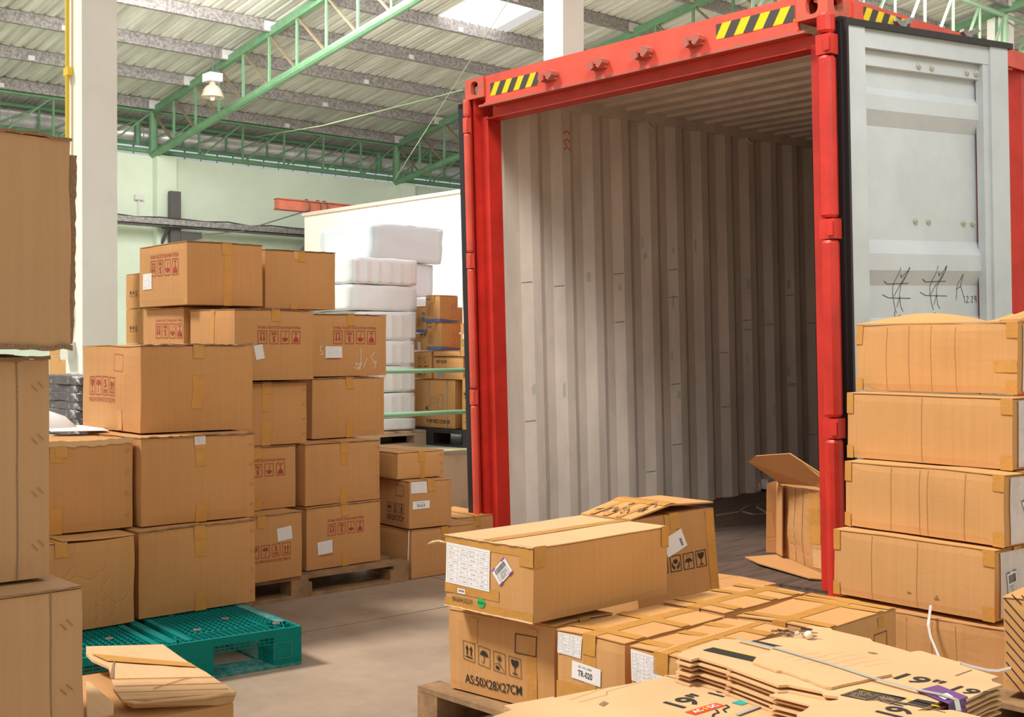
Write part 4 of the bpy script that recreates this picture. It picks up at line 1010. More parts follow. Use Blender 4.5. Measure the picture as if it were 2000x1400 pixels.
def build_c_box():
    rz = -8.4; v = V((-sin(R(rz)), cos(R(rz)), 0)); r_ = V((-2.833, 1.324, 0))+v*.253; n = r_-v*.44
    c = Carton('torn_carton', 'torn open carton in the lower left with its lid folded over', (n.x, n.y), rz, .52, .44, .322, .001, K_OLD, None, wear=2.5, flaps=False, tape=False)
    z = .352
    def P(px, py, zz=z): q = onz(px, py, zz); return c.t.matrix_world.inverted() @ q
    bpy.context.view_layer.update()
    inv = c.t.matrix_world.inverted()
    def lid(pts, zs, name, m, th=.006):
        vs = [inv @ onz(px, py, zz) for (px, py), zz in zip(pts, zs)]; n_ = len(vs); mb = MB()
        mb.v = vs+[p-V((0, 0, th)) for p in vs]; mb.f = [tuple(range(n_-1, -1, -1)), tuple(range(n_, 2*n_))]+[(i, (i+1) % n_, n_+(i+1) % n_, n_+i) for i in range(n_)]
        o = obj(name, mb, m, c.t); return o
    # main lid as triangulated strip with ridges
    rows = [((168, 1262), (318, 1258)), ((168, 1276), (352, 1282)), ((180, 1288), (376, 1298)), ((212, 1302), (402, 1312)), ((218, 1322), (425, 1328)), ((222, 1345), (446, 1340)), ((238, 1366), (461, 1352))]
    mb = MB(); k = 8; zz = [.360, .360, .359, .360, .358, .359, .352]
    for (a, b), h_ in zip(rows, zz):
        for i in range(k+1):
            q = i/k; px = a[0]+(b[0]-a[0])*q; py = a[1]+(b[1]-a[1])*q
            mb.v.append(inv @ onz(px, py, h_+.0018*noise.noise(V((px*.03, py*.09, 2)))))
    m_ = len(mb.v); mb.v += [p-V((0, 0, .007)) for p in mb.v]
    R_ = len(rows)
    for j in range(R_-1):
        for i in range(k): a = j*(k+1)+i; mb.f += [(a, a+k+1, a+k+2, a+1), (a+m_, a+1+m_, a+k+2+m_, a+k+1+m_)]
    for i in range(k): a = (R_-1)*(k+1)+i; mb.f += [(a, a+m_, a+1+m_, a+1), (i, i+1, i+1+m_, i+m_)]
    for j in range(R_-1): a = j*(k+1); mb.f += [(a, a+m_, a+k+1+m_, a+k+1), (a+k, a+2*k+1, a+2*k+1+m_, a+k+m_)]
    obj('torn_lid', mb, K_PALE, c.t)
    lid([(236, 1368), (262, 1372), (400, 1362), (462, 1350), (455, 1368), (430, 1374), (260, 1380)], [.352, .350, .350, .352, .325, .322, .335], 'folded_edge', K_PALE, .004)
    lid([(214, 1322), (221, 1292), (225, 1284), (221, 1324)], [.362, .362, .362, .362], 'torn_spike', K_EDGE, .001)
    for (x0, y0), (x1, y1) in (((222, 1326), (418, 1322)), ((224, 1340), (436, 1334)), ((300, 1344), (372, 1322)), ((226, 1352), (446, 1345))):
        a_, b_ = inv @ onz(x0, y0, .3612), inv @ onz(x1, y1, .3612)
        obj('crushed_fold', MB().beam(a_, b_, .0014, .002), K_ORANGE, c.t)
    for zz_ in (.300, .312):
        pass
    lid([(168, 1330), (176, 1332), (222, 1372), (222, 1392), (190, 1400), (170, 1400)], [.350]*6, 'loose_flap', K_PALE, .006)
    lid([(178, 1276), (372, 1294), (384, 1302), (210, 1290)], [.3635]*4, 'packing_tape', TAPE, .0006)

def build_centre():
    wood_pallet('wooden_pallet', 'wooden pallet whose block sticks out at lower centre', (-2.06, 2.52), 1.5, 1.16, 1.10)
    f = lambda *a, **k: Carton('carton', *a, **k)
    d1 = f('carton printed 50X28X27CM in front under the long carton', (-2.672, 2.590), 6.2, .45, .29, .272, .113, K_ORANGE, 'small cartons on the centre pallet', seam='x', wear=1.6, crush=.012)
    d2 = f('carton with a TR-020 label beside the 50X28X27CM carton', (-2.356, 2.559), 3.3, .258, .486, .284, .113, K_ORANGE, 'small cartons on the centre pallet', wear=1.4)
    d3 = f('carton with a torn packing slip right of the TR-020 carton', (-2.098, 2.554), 5.0, .215, .490, .284, .113, K_ORANGE, 'small cartons on the centre pallet', wear=1.4)
    d4 = f('taped carton behind the TR-020 carton', (-2.403, 3.075), 2.2, .25, .456, .284, .113, K_ORANGE, 'small cartons on the centre pallet', wear=1.2)
    d5 = f('taped carton with a black square on its shaded side', (-2.06, 3.10), 4.0, .305, .455, .284, .113, K_ORANGE, 'small cartons on the centre pallet', wear=1.2)
    e = f('long carton with a big parts list, on top of the front cartons', (-2.675, 2.506), 2.7, .394, .648, .232, .399, K_ORANGE, None, wear=.8, seam='y', tape=False); e.tp('T', .173, 0, .221, .648, e=.003)
    for ch in e.t.children:
        if ch.name.startswith('lid_flap'): ch.data.materials[0] = K_PALE  # paler lid colour stands in for the brighter light on top
    # d1 print
    mk = P2(); x = 0
    for k in ('up', 'umbrella', 'sun', 'glass'): mk.add(sym(k, .035), x, 0, .052); x += .066
    mk.v = [(a, b-.10*a) for a, b in mk.v]
    d1.put('printed_marks', mk, 'L', .068, .108, INK_K)
    d1.put('printed_text', P2().text('AS:50X28X27CM', 0, 0, .030, .245, .008), 'L', .072, .03, INK_K)
    d1.put('printed_square', P2().frame(0, 0, .088, .064, .003), 'L', .292, .165, INK_K)
    d1.tp('L', .10, .17, .13, .255); d1.tp('L', .34, .02, .38, .25)
    d2.slip('L', .004, .212, .095, .066, -.05, 11, 6, 2); tr(d2, 'TR-020', 'L', .062, .148, .110, .050, -.06); d2.tp('L', .11, 0, .155, .26, e=.0014); d2.tp('L', .0, .08, .258, .13, e=.0013)
    d2.staples('L', .24, 1, .016)
    o = d3.put('torn_slip', P2().poly([(.0, .0), (.118, -.012), (.112, .035), (.085, .082), (.0, .086)]), 'L', .004, .190, PAPER, .0022)
    d3.put('print', P2().add(listing(.08, .072, 7, 2, 4), .006, .005), 'L', .004, .190, INK_L, .003, parent=o)
    o = d3.put('route_label', P2().grid(0, 0, .12, .05, 2, 2), 'L', .006, .11, PAPER, .0022); d3.put('print', P2().text('021 1101 L10028', 0, 0, .012, .07), 'L', .03, .138, INK_K, .003, parent=o)
    d3.tp('L', .0, .055, .2, .145, e=.0013)
    for c, us in ((d2, (.05, .27)), (d3, (.04, .22, .36)), (d4, (.05, .25, .38)), (d5, (.03, .33, .4))):
        for u in us: c.tp('T', 0, u, c.w, u+.045, e=.0032)
    d5.put('printed_square', P2().frame(0, 0, .085, .09, .0025), 'R', .30, .13, INK_K); d5.tp('R', .33, .235, .37, .268)
    # long carton
    sl = e.put('parts_list', P2().grid(0, 0, .205, .130, 4, 4), 'L', .004, .078, PAPER, .0026, rot=-.02)
    e.put('print', P2().add(listing(.19, .115, 8, 4, 21), .008, .007), 'L', .004, .078, INK_L, .0034, parent=sl, rot=-.02)
    lb = e.put('barcode_label', P2().grid(0, 0, .075, .052, 2, 2), 'L', .255, .100, PAPER, .0026, rot=.75)
    e.put('print', P2().add(barcode(.055, .016), .01, .030).add(listing(.055, .02, 3, 1, 3), .01, .006), 'L', .255, .100, INK_K, .0032, parent=lb, rot=.75)
    e.put('purple_corners', P2().rect(-.0, -.002, .02, .002).rect(.055, -.002, .075, .002).rect(0, .050, .02, .054).rect(.055, .050, .075, .054), 'L', .255, .100, mat('violet', (.30, .04, .50), .5), .0034, rot=.75)
    b2 = e.put('barcode_label', P2().grid(0, 0, .036, .016, 1, 1), 'L', .062, .050, PAPER, .0026); e.put('print', barcode(.026, .006, 4), 'L', .067, .056, INK_K, .0032, parent=b2)
    e.put('printed_text', P2().text('MEAS:65X44.5X25.5CM', 0, 0, .016, .094, 0), 'L', .036, .022, INK_K, .0022)
    gs = e.put('green_sticker', P2().poly([(.017*cos(k*pi/8), .015*sin(k*pi/8)) for k in range(16)]), 'L', .170, .034, GREENST, .003)
    e.put('print', P2().text('ROHS', -.012, -.004, .008, .024), 'L', .170, .034, INK_K, .0036, parent=gs)
    e.tp('L', 0, .048, .25, .082, e=.0016); e.tp('L', 0, .20, .394, .234, e=.0014); e.tp('L', 0, .0, .394, .03, e=.0014);
    e.tp('L', .335, .17, .394, .235, e=.002); e.tp('R', 0, .17, .05, .235, e=.002); e.tp('R', .61, .165, .648, .235, e=.002)
    ed = MB()
    rnd = random.Random(2)
    for z, yy in ((e.h-.001, -.003), (.003, -.003)):
        pts = [e.warp(V((-e.w*i/24, yy+rnd.uniform(-.0008, .0008), z+rnd.uniform(-.0008, .0008)))) for i in range(25)]; ed.tube(pts, [.0015+rnd.uniform(0, .002) for _ in pts], 6)
    obj('crinkled_tape_edge', ed, mat('crinkled_tape', (.68, .48, .26), .2, spec=.7), e.t)
    pts = [(-e.w, .0, e.h-.03), (-e.w-.03, -.004, e.h-.028), (-e.w-.055, -.006, e.h-.034), (-e.w-.075, -.01, e.h-.042)]
    obj('loose_tape_tail', MB().tube(pts, [.003, .005, .006, .002], 6), TAPE_G, e.t)
    for yy in (.02, .30, .55): pass
    # ---- F tilted box
    p = atd(1257, 1020, 4.62)
    fb = f('leaning carton with a ridged taped lid and shipping label at the container mouth', (p.x+.02, p.y-.02), -10, .345, .395, .56, .030, K_BROWN, None, wear=1.6, seam='x', tape=True, flaps=False)
    fb.t.rotation_euler = (Matrix.Rotation(-R(5), 3, V((-.74, .67, 0))) @ Matrix.Rotation(R(-12), 3, 'Z')).to_euler()
    # ridged lid halves
    w, d, h = fb.w, fb.d, fb.h
    for a, b, s0, s1 in ((0, .47*d, .0, .030), (.47*d, d, .030, .012)):
        mb = MB().add([(0, a, h+s0), (0, b, h+s1), (-w, b, h+s1+.004), (-w, a, h+s0-.004), (0, a, h+s0-.006), (0, b, h+s1-.006), (-w, b, h+s1-.002), (-w, a, h+s0-.01)], [(0, 1, 2, 3), (7, 6, 5, 4), (0, 4, 5, 1), (1, 5, 6, 2), (2, 6, 7, 3), (3, 7, 4, 0)])
        o = obj('lid_flap', mb, K_ORANGE, fb.t)
    mb = MB().add([(0, .40*d, h+.028), (0, .47*d, h+.033), (0, .56*d, h+.031), (-w, .40*d, h+.030), (-w, .47*d, h+.037), (-w, .56*d, h+.035)], [(0, 1, 4, 3), (1, 2, 5, 4)])
    obj('packing_tape', mb, TAPE, fb.t)
    for x in (.07, .16, .25):
        obj('packing_tape', MB().add([(-x, 0, h+.0022), (-x-.035, 0, h+.0022), (-x-.035, .46*d, h+.033), (-x, .46*d, h+.033)], [(0, 3, 2, 1)]), TAPE, fb.t)
    # marker scribble on lid
    rnd = random.Random(9); sc = MB()
    for k in range(16):
        x = -.03-rnd.random()*.25; y = .03+rnd.random()*.14; pts = [V((x+rnd.uniform(-.02, .02), y+rnd.uniform(-.02, .02), 0)) for _ in range(4)]
        for q in pts: q.z = h+.004+q.y/(.47*d)*.030
        sc.tube(pts, .0012, 4)
    obj('marker_writing', sc, INK_K, fb.t)
    sl = fb.put('shipping_label', P2().grid(0, 0, .10, .075, 2, 2), 'R', .155, h-.165, PAPER, .003, rot=.35); fb.put('print', P2().add(barcode(.03, .012, 5), .02, .04, 1, 1.57).add(barcode(.03, .01, 6), .085, .012, 1, 1.57), 'R', .155, h-.165, INK_K, .0036, parent=sl, rot=.35)
    mk = P2(); x = 0
    for k in ('up', 'hands', 'rain', 'glass'): mk.add(sym(k, .06), x, 0, .052); x += .062
    fb.put('printed_marks', mk, 'R', .10, h-.225, INK_K)
    fb.tp('R', .35, .1, .39, .55); fb.tp('R', .15, h-.10, .2, h)
    # flat carton behind
    q = onz(1527, 1135, .215)
    g = f('low carton lying at the container threshold', (q.x-.02, q.y-.50), -3, .42, .46, .21, .002, K_BROWN, None, seam='y', wear=1.5)
    # ---- H torn open box inside the container
    l_ = onz(1520, 1087, .135); r2 = onz(1640, 1133, .135)
    rz = math.degrees(math.atan2(r2.y-l_.y, r2.x-l_.x)); wd = (r2-l_).length
    o = f('battered open carton lying on its side in the container', (r2.x, r2.y), rz, wd, .38, .42, .128, K_OLD, None, wear=4, flaps=False, tape=False, cat='box')
    def flap(name, pts, th=.006, m=K_OLD):
        n_ = len(pts); nv = (V(pts[1])-V(pts[0])).cross(V(pts[2])-V(pts[0])).normalized()*th
        mb = MB(); mb.v = [V(p) for p in pts]+[V(p)+nv for p in pts]; mb.f = [tuple(range(n_-1, -1, -1)), tuple(range(n_, 2*n_))]+[(i, (i+1) % n_, n_+(i+1) % n_, n_+i) for i in range(n_)]
        obj(name, mb, m, o.t)
    W_ = o.w; Hh = o.h
    flap('open_flap', [(-W_*.0, -.01, Hh), (-W_*.30, -.02, Hh+.01), (-W_*.90, -.01, Hh-.02), (-W_*1.02, -.16, Hh+.09), (-W_*.85, -.17, Hh+.13), (-W_*.35, -.14, Hh+.17), (-W_*.1, -.05, Hh+.08)])
    flap('open_flap', [(-W_*.0, -.006, .0), (-W_*1.0, -.006, .015), (-W_*1.06, -.17, .0), (-W_*.7, -.20, -.02+.03), (-W_*.1, -.12, .005)])
    flap('open_flap', [(-W_*.99, -.008, .03), (-W_*.99, -.008, Hh-.01), (-W_*1.02, -.06, Hh-.03), (-W_*1.03, -.06, .03)])
    flap('open_flap', [(-W_*.82, -.03, .03), (-W_*.82, -.03, Hh-.03), (-W_*.98, -.012, Hh-.02), (-W_*.98, -.012, .03)])
    o.tp('L', W_*.55, .15, W_*.7, Hh-.02); o.tp('L', W_*.6, .02, W_*.85, .12, TAPE_G)
    for u in (.3, .45, .74): o.put('crease', P2().grid(0, 0, .004, Hh-.03, 1, 6), 'L', W_*u, .02, K_EDGE, .0015)
    # white foam block and straw strip on the container floor
    q = onz(1505, 951, .20)
    tag(obj('foam_block', MB().box((q.x-.16, q.y-.10, .165+.03), (q.x+.05, q.y+.12, .265)), WHITE), 'small white foam block against the container wall', 'foam block')
    pts = [onz(a, b, .19) for a, b in ((1400, 1010), (1440, 1004), (1460, 992), (1490, 984), (1478, 994), (1500, 1006), (1470, 1008), (1450, 1003))]
    tag(obj('loose_twine', MB().tube([p+V((0, 0, .012)) for p in pts], .005, 5), mat('twine', (.30, .27, .18), .8)), 'loose pale twine lying on the dark container floor', 'twine')

def build_right():
    L = 'carton in the tower by the right container post, '
    G_ = 'long cartons stacked at the right'
    r5 = Carton('carton', L+'lowest, shaded with sagging front', (-1.951, 4.010), 0, .70, .29, .286, .001, K_BROWN, G_, wear=2.5, seam='x', crush=.01)
    r4 = Carton('carton', L+'fourth from the top, with small punctures', (-2.000, 4.029), -3.0, .66, .29, .252, .289, K_ORANGE, G_, wear=1.0, seam='x')
    r3 = Carton('carton', L+'third from the top, with long dents', (-1.985, 4.067), -6.0, .675, .29, .252, .543, K_ORANGE, G_, wear=1.8, seam='x')
    r2 = Carton('carton', L+'second from the top, smooth', (-2.012, 4.18), -3.4, .69, .29, .256, .797, K_ORANGE, G_, wear=.7, seam='x')
    r1 = Carton('carton', L+'topmost, with a buckled lid', (-2.10, 4.40), -1.5, .685, .29, .270, 1.055, K_ORANGE, G_, wear=1.6, seam='x', flaps=False, tape=False)
    for c in (r4, r3, r2, r1):
        for u0, v0, u1, v1 in ((0, c.h-.08, .03, c.h), (0, 0, .03, .05), (c.w-.045, c.h-.06, c.w, c.h), (c.w-.045, 0, c.w, .05)):
            c.tp('L', u0, v0, u1, v1)
    r1.tp('L', r1.w-.09, .08, r1.w, .125, rot=.05)
    for c, us in ((r1, (.14, .24, .335, .44)), (r3, (.21, .335, .37, .52)), (r4, (.17, .36)), (r2, (.33,)), (r5, (.12, .22, .33, .43, .52))):
        for u in us: c.put('crease', P2().grid(0, 0, .0022, c.h*.94, 1, 6), 'L', u, .006, K_BROWN, .0014)
    r4.put('puncture', P2().poly([(0, 0), (.012, .004), (.022, 0), (.012, -.003)]), 'L', .32, .055, K_EDGE); r4.put('puncture', P2().poly([(0, 0), (.012, .018), (.02, .002)]), 'L', .43, .045, K_EDGE)
    # plastic covered ends
    for c in (r1, r2, r3, r4, r5):
        c.put('plastic_wrap', P2().grid(0, 0, .22, c.h-.02, 5, 5), 'R', .03, .01, CLEAR, .004)
    for c, u, v, rot in ((r4, .075, .075, .12), (r3, .13, .07, .4)):
        lb = c.put('barcode_label', P2().grid(0, 0, .06, .09, 2, 2), 'R', u, v, PAPER, .007, rot=rot); c.put('print', P2().add(barcode(.045, .03, 7), .008, .05).add(listing(.045, .035, 4, 1, 5), .008, .008), 'R', u, v, INK_K, .008, parent=lb, rot=rot)
        c.put('purple_corners', P2().rect(0, -.002, .02, .003).rect(.04, .087, .06, .092).rect(0, .087, .02, .092).rect(.04, -.002, .06, .003), 'R', u, v, PURPLE, .0082, rot=rot)
    # buckled lid of r1
    w, d, h = r1.w, r1.d, r1.h; mb = MB(); n = 14
    for j in range(7):
        for i in range(n+1):
            u = i/n; v = j/6; z = h+.001+.030*v*(.5+.9*sin(pi*min(1, u*1.5)))*(1 if u < .66 else .35)+(.03*v*sin(pi*(u-.6)/.4) if u > .8 else 0)
            mb.v.append(V((-w+w*u, d*.5*v, z)))
    m_ = len(mb.v); mb.v += [p-V((0, 0, .005)) for p in mb.v]
    for j in range(6):
        for i in range(n): a = j*(n+1)+i; mb.f += [(a, a+1, a+n+2, a+n+1), (a+m_, a+n+1+m_, a+n+2+m_, a+1+m_)]
    for i in range(n): mb.f += [(i, i+m_, i+1+m_, i+1), (6*(n+1)+i, 6*(n+1)+i+1, 6*(n+1)+i+1+m_, 6*(n+1)+i+m_)]
    for j in range(6): a = j*(n+1); mb.f += [(a, a+n+1, a+n+1+m_, a+m_), (a+n, a+n+m_, a+2*n+1+m_, a+2*n+1)]
    obj('buckled_lid_flap', mb, K_ORANGE, r1.t)
    mb = MB().add([(-.07, -.002, h), (.0, .03, h+.004), (.09, .10, h+.055), (.05, .10, h+.06), (-.07, -.002, h+.006), (.0, .03, h+.01), (.09, .10, h+.061), (.05, .10, h+.066)], [(3, 2, 1, 0), (4, 5, 6, 7), (0, 1, 5, 4), (1, 2, 6, 5), (2, 3, 7, 6), (3, 0, 4, 7)])
    obj('raised_flap_corner', mb, K_ORANGE, r1.t)
    # white straps
    def ribbon(pts, wd, side=V((1, 0, 0))):
        mb = MB(); v = [V(p) for p in pts]
        for p in v: mb.v += [p-side*wd/2, p+side*wd/2, p+side*wd/2+V((0, -.001, .001)), p-side*wd/2+V((0, -.001, .001))]
        for i in range(len(v)-1):
            for k in range(4): mb.f.append((i*4+k, i*4+(k+1) % 4, i*4+4+(k+1) % 4, i*4+4+k))
        return mb
    px = [(1818, 1182), (1815, 1205), (1813, 1220), (1818, 1245), (1828, 1268), (1836, 1288)]
    pts = [ony(a, b, 3.995-.012*i) for i, (a, b) in enumerate(px)]
    tag(obj('packing_strap', ribbon(pts, .010), STRAP), 'white packing strap hanging down the shaded lowest carton', 'strap')
    px = [(1870, 1293), (1900, 1302), (1930, 1309), (1950, 1310), (1975, 1304)]; pts = [ony(a, b, 3.55-.02*i) for i, (a, b) in enumerate(px)]
    tag(obj('packing_strap', ribbon(pts, .008, V((0, 0, 1))), STRAP), 'white packing strap curving out behind the flattened cartons', 'strap')
    # striped box at the right edge
    n = onz(1968, 1350, .12)
    s = Carton('carton', 'carton with slanting black stripes at the right edge', (n.x+.30, n.y), 8, .30, .30, .30, .135, K_ORANGE, None, seam='y', wear=2.0)
    p = P2()
    for k in range(8): p.line([(.008, .275-k*.034), (.075, .205-k*.034)], .004)
    for k in range(3): p.line([(.03+k*.03, .29), (.06+k*.03, .262)], .004)
    s.put('printed_stripes', p, 'L', 0, 0.02, INK_K)
    wood_pallet('wooden_pallet', 'wooden pallet under the striped carton', (n.x+.45, n.y-.1), 0, .55, .6)

def sheet(name, label, pxs, z, th=.007, m=K_SHEET, group=None, dx=0, dy=0, rot=0, seed=0, zt=None):
    "flattened carton: outline traced on the horizontal plane it lies on"
    pts = [onz(a, b, zt if zt is not None else z) for a, b in pxs]; c = sum((p for p in pts), V((0, 0, 0)))/len(pts)
    c.z = z
    q = [(cos(rot)*(p.x-c.x)-sin(rot)*(p.y-c.y), sin(rot)*(p.x-c.x)+cos(rot)*(p.y-c.y)) for p in pts]
    o = obj(name, MB().prism(q, -th, 0), m); o.location = (c.x+dx, c.y+dy, z); tag(o, label, 'cardboard', group); return o, c
def flat_print(p2, px, py, z, ux, vx, m, parent, name='printed_text', e=.0012):
    a = onz(px, py, z); mb = MB(); loc = parent.location
    mb.v = [V((a.x, a.y, z+e))+ux*u+vx*v-V(loc) for u, v in p2.v]; mb.f = p2.f
    return obj(name, mb, m, parent)

def build_flat():
    GF = 'flattened cartons in the foreground'
    X, Y = V((1, 0, 0)), V((0, 1, 0))
    zA, zB = .360, .428
    Z2 = V((0, 0, 0))
    # support under the pile
    pc = onz(1500, 1395, zA)
    wood_pallet('wooden_pallet', 'wooden pallet under the flattened cartons, below the picture', (-.98, 1.60), 0, 1.15, .92)
    c0 = Carton('carton', 'carton supporting the flattened cartons, below the picture', (-1.02, 1.64), 0, 1.05, .82, .16, .113, K_BROWN, None)
    # ---- sheet A and those under it
    outA = [(940, 1430), (962, 1399), (1000, 1386), (985, 1377), (1080, 1360), (1083, 1362), (1138, 1351), (1215, 1338), (1295, 1322), (1300, 1318), (1335, 1318), (1345, 1326), (1480, 1355), (1560, 1385), (1620, 1450), (1400, 1560), (1150, 1560)]
    for k in range(7):
        z = zA-.011*(6-k)
        lab = 'large flattened carton printed 19 inch and a red AC DC badge' if k == 6 else 'flattened carton in the pile below the AC DC one, %s down' % ('', 'first', 'second', 'third', 'fourth', 'fifth', 'sixth')[6-k]
        o, c = sheet('flattened_carton', lab, outA, z, .0085, K_SHEET, GF, dx=(0 if k == 6 else random.Random(k).uniform(-.004, .006)), dy=(0 if k == 6 else -random.Random(k+9).uniform(.0, .012)), zt=zA)
    A = o
    flat_print(P2().text('19"', 0, 0, .070, .115, .022), 1335, 1384, zA, Y, -X, INK_K, A)
    flat_print(P2().text('19"', 0, 0, .052, .085, .02), 1412, 1362, zA, Y, -X, INK_K, A)
    flat_print(P2().poly([(0, 0), (.115, 0), (.115, .032), (0, .032)]), 1358, 1397, zA, Y, -X, REDP, A, 'red_badge')
    flat_print(P2().text('AC', .012, .008, .017, .032, .03).text('DC', .070, .008, .017, .032, .03), 1358, 1397, zA, Y, -X, PAPER, A, 'badge_text', .002)
    flat_print(P2().poly([(.052, .004), (.064, .017), (.057, .017), (.062, .030), (.049, .014), (.056, .014)]), 1358, 1397, zA, Y, -X, YEL, A, 'badge_bolt', .0022)
    flat_print(P2().poly([(0, 0), (.03, .01), (.035, .03), (.005, .02)]), 1178, 1380, zA, Y, -X, K_EDGE, A, 'hand_slot')
    flat_print(strokes([[(0, 0), (.1, 0), (.12, .02), (.25, .02)], [(0, .03), (.2, .05)]], 1, .0012), 1130, 1372, zA, Y, -X, K_EDGE, A, 'die_cut_line')
    flat_print(P2().line([(0, 0), (.1, 0)], .004), 1300, 1320, zA, X, Y, K_EDGE, A, 'die_cut_line')
    flat_print(P2().rect(0, 0, .10, .04), 1500, 1382, zA, Y, -X, PAPER, A, 'white_sticker')
    st = P2().rect(0, 0, .035, .03); flat_print(st, 1448, 1378, zA, Y, -X, mat('cyan_print', (.0, .40, .38), .5), A, 'cyan_print')
    flat_print(P2().rect(0.035, 0, .12, .03), 1448, 1378, zA, Y, -X, INK_K, A, 'dark_print')
    # tool figures
    flat_print(strokes([[(0, 0), (.02, .012), (.035, .01), (.05, .03)], [(.05, .0), (.065, .02), (.09, .022), (.10, .04)]], 1, .006), 1392, 1400, zA, Y, -X, INK_K, A, 'printed_tools')
    a, b = onz(1440, 1398, zA), onz(1530, 1365, zA)
    tag(obj('flat_strap', MB().beam(a+V((0, 0, .004)), b+V((0, 0, .004)), .012, .002), STRAPG), 'grey strap across the AC DC flattened carton', 'strap')
    # ---- bundle B
    outB = [(1322, 1280), (1332, 1272), (1410, 1247), (1478, 1252), (1520, 1244), (1585, 1222), (1622, 1226), (1626, 1230), (1700, 1247), (1704, 1252), (1762, 1268), (1778, 1273), (1790, 1271), (1800, 1271), (1878, 1294), (1874, 1297), (1950, 1321), (1936, 1326), (1938, 1330), (1958, 1337), (1933, 1345), (1888, 1366), (1850, 1352), (1850, 1364), (1790, 1388), (1700, 1390), (1640, 1370), (1636, 1360), (1610, 1357), (1605, 1350), (1540, 1337), (1520, 1338), (1430, 1305), (1420, 1304), (1425, 1302), (1365, 1284), (1350, 1288)]
    for k in range(6):
        rnd = random.Random(50+k); z = zB-.0125*(5-k); top = k == 5
        lab = 'top flattened carton of the strapped bundle, with keys lying on it' if top else 'flattened carton in the strapped bundle, %s from its top' % ('fifth', 'fourth', 'third', 'second', 'first')[k]
        o, c = sheet('flattened_carton', lab, outB, z, .0045 if not top else .006, K_SHEET, GF, 0 if top else rnd.uniform(-.003, .006), 0 if top else rnd.uniform(-.012, .0), 0 if top else rnd.uniform(-.012, .012), zt=zB)
        if not top:   # inner tabs between the liners
            for (u0, v0) in ((-.02, -.30), (.12, -.33), (.33, -.36), (-.1, -.12)):
                obj('tucked_flap', MB().box((u0, v0, -.0085), (u0+.14, v0+.10, -.0045)), K_SHEET, o)
    Bt = o
    flat_print(P2().text('19"', 0, 0, .070, .105, .02), 1742, 1325, zB, X, Y, INK_K, Bt)
    flat_print(P2().text('19"', 0, 0, .056, .082, .02), 1853, 1348, zB, X, Y, INK_K, Bt)
    band = P2().poly([(0, 0), (.26, -.005), (.26, .045), (0, .05)])
    flat_print(P2().rect(0, 0, .26, .045), 1372, 1270, zB, X, Y, INK_K, Bt, 'black_band'); flat_print(P2().rect(0, .045, .26, .050), 1372, 1270, zB, X, Y, YEL, Bt, 'yellow_line')
    flat_print(P2().rect(0, 0, .10, .02), 1465, 1253, zB, X, Y, INK_K, Bt, 'black_band')
    flat_print(P2().rect(0, 0, .13, .08).rect(.15, .03, .20, .09), 1640, 1358, zB, X*.9+Y*.1, Y, INK_K, Bt, 'black_print_block'); flat_print(P2().rect(0, .082, .2, .088), 1640, 1358, zB, X, Y, YEL, Bt, 'yellow_line')
    flat_print(listing(.11, .06, 5, 2, 6), 1646, 1357, zB, X, Y, K_PALE, Bt, 'fine_print', .0016)
    for px, py, l, d_ in ((1866, 1320, .08, Y), (1715, 1361, .10, X)): flat_print(P2().line([(0, 0), (l, 0)], .004), px, py, zB, d_, -X if d_ is Y else Y, K_EDGE, Bt, 'die_cut_line')
    flat_print(P2().poly([(0, 0), (.012, .012), (.03, .008), (.02, -.004)]), 1693, 1274, zB, X, Y, K_EDGE, Bt, 'hand_slot')
    # torn sheet on top
    rnd = random.Random(4)
    torn = [(1470, 1292), (1480, 1280), (1500, 1272), (1515, 1262), (1560, 1262), (1640, 1288), (1742, 1316)] + [(1742-118*k/6+0, 1316+26*k/6+rnd.uniform(-1, 1)) for k in range(1, 7)] + [(1624-150*k/14, 1342-49*k/14+rnd.uniform(-2.2, 2.2)) for k in range(1, 14)]
    o, c = sheet('torn_cardboard', 'torn ribbed cardboard piece on the strapped bundle', torn, zB+.007, .006, K_PALE, None)
    ln = P2()
    for k in range(5): ln.line([(0, -.035*k), (.2, -.035*k)], .0012)
    flat_print(ln, 1530, 1285, zB+.007, (X*.25+Y*.97), X*-1, K_ORANGE, o, 'fold_line')
    # strap across
    sp = [(1440, 1247), (1520, 1267), (1620, 1296), (1700, 1322), (1780, 1344), (1840, 1356), (1868, 1366)]
    pts = [onz(a, b, zB+.010)+V((0, 0, .0)) for a, b in sp]; mb = MB()
    for p, q in zip(pts, pts[1:]): mb.beam(p, q, .011, .0014)
    e_ = pts[-1]; mb.beam(e_, e_+V((.012, -.012, -.02)), .011, .0014).beam(e_+V((.012, -.012, -.02)), e_+V((.014, -.014, -.08)), .011, .0014, V((1, -1, 0)))
    tag(obj('bundle_strap', mb, STRAPG), 'grey plastic strap tied across the strapped bundle', 'strap')
    # purple printed piece folded over the edge
    pp = [onz(a, b, zB+.004) for a, b in ((1790, 1348), (1832, 1337), (1890, 1360), (1852, 1374))]
    mb = MB().add([p for p in pp]+[p-V((0, 0, .001)) for p in pp], [(0, 1, 2, 3), (7, 6, 5, 4), (0, 4, 5, 1), (1, 5, 6, 2), (2, 6, 7, 3), (3, 7, 4, 0)])
    o = obj('printed_sleeve', mb, PURPLE); tag(o, 'purple and red printed sleeve folded over the bundle corner', 'sleeve')
    a, b = pp[3], pp[2]; dn = V((.004, -.004, -.032)); dn2 = V((.006, -.006, -.062))
    obj('sleeve_side', MB().add([a, b, b+dn, a+dn], [(0, 1, 2, 3)]), PURPLE, o); obj('sleeve_side', MB().add([a+dn, b+dn, b+dn2, a+dn2], [(0, 1, 2, 3)]), REDP, o)
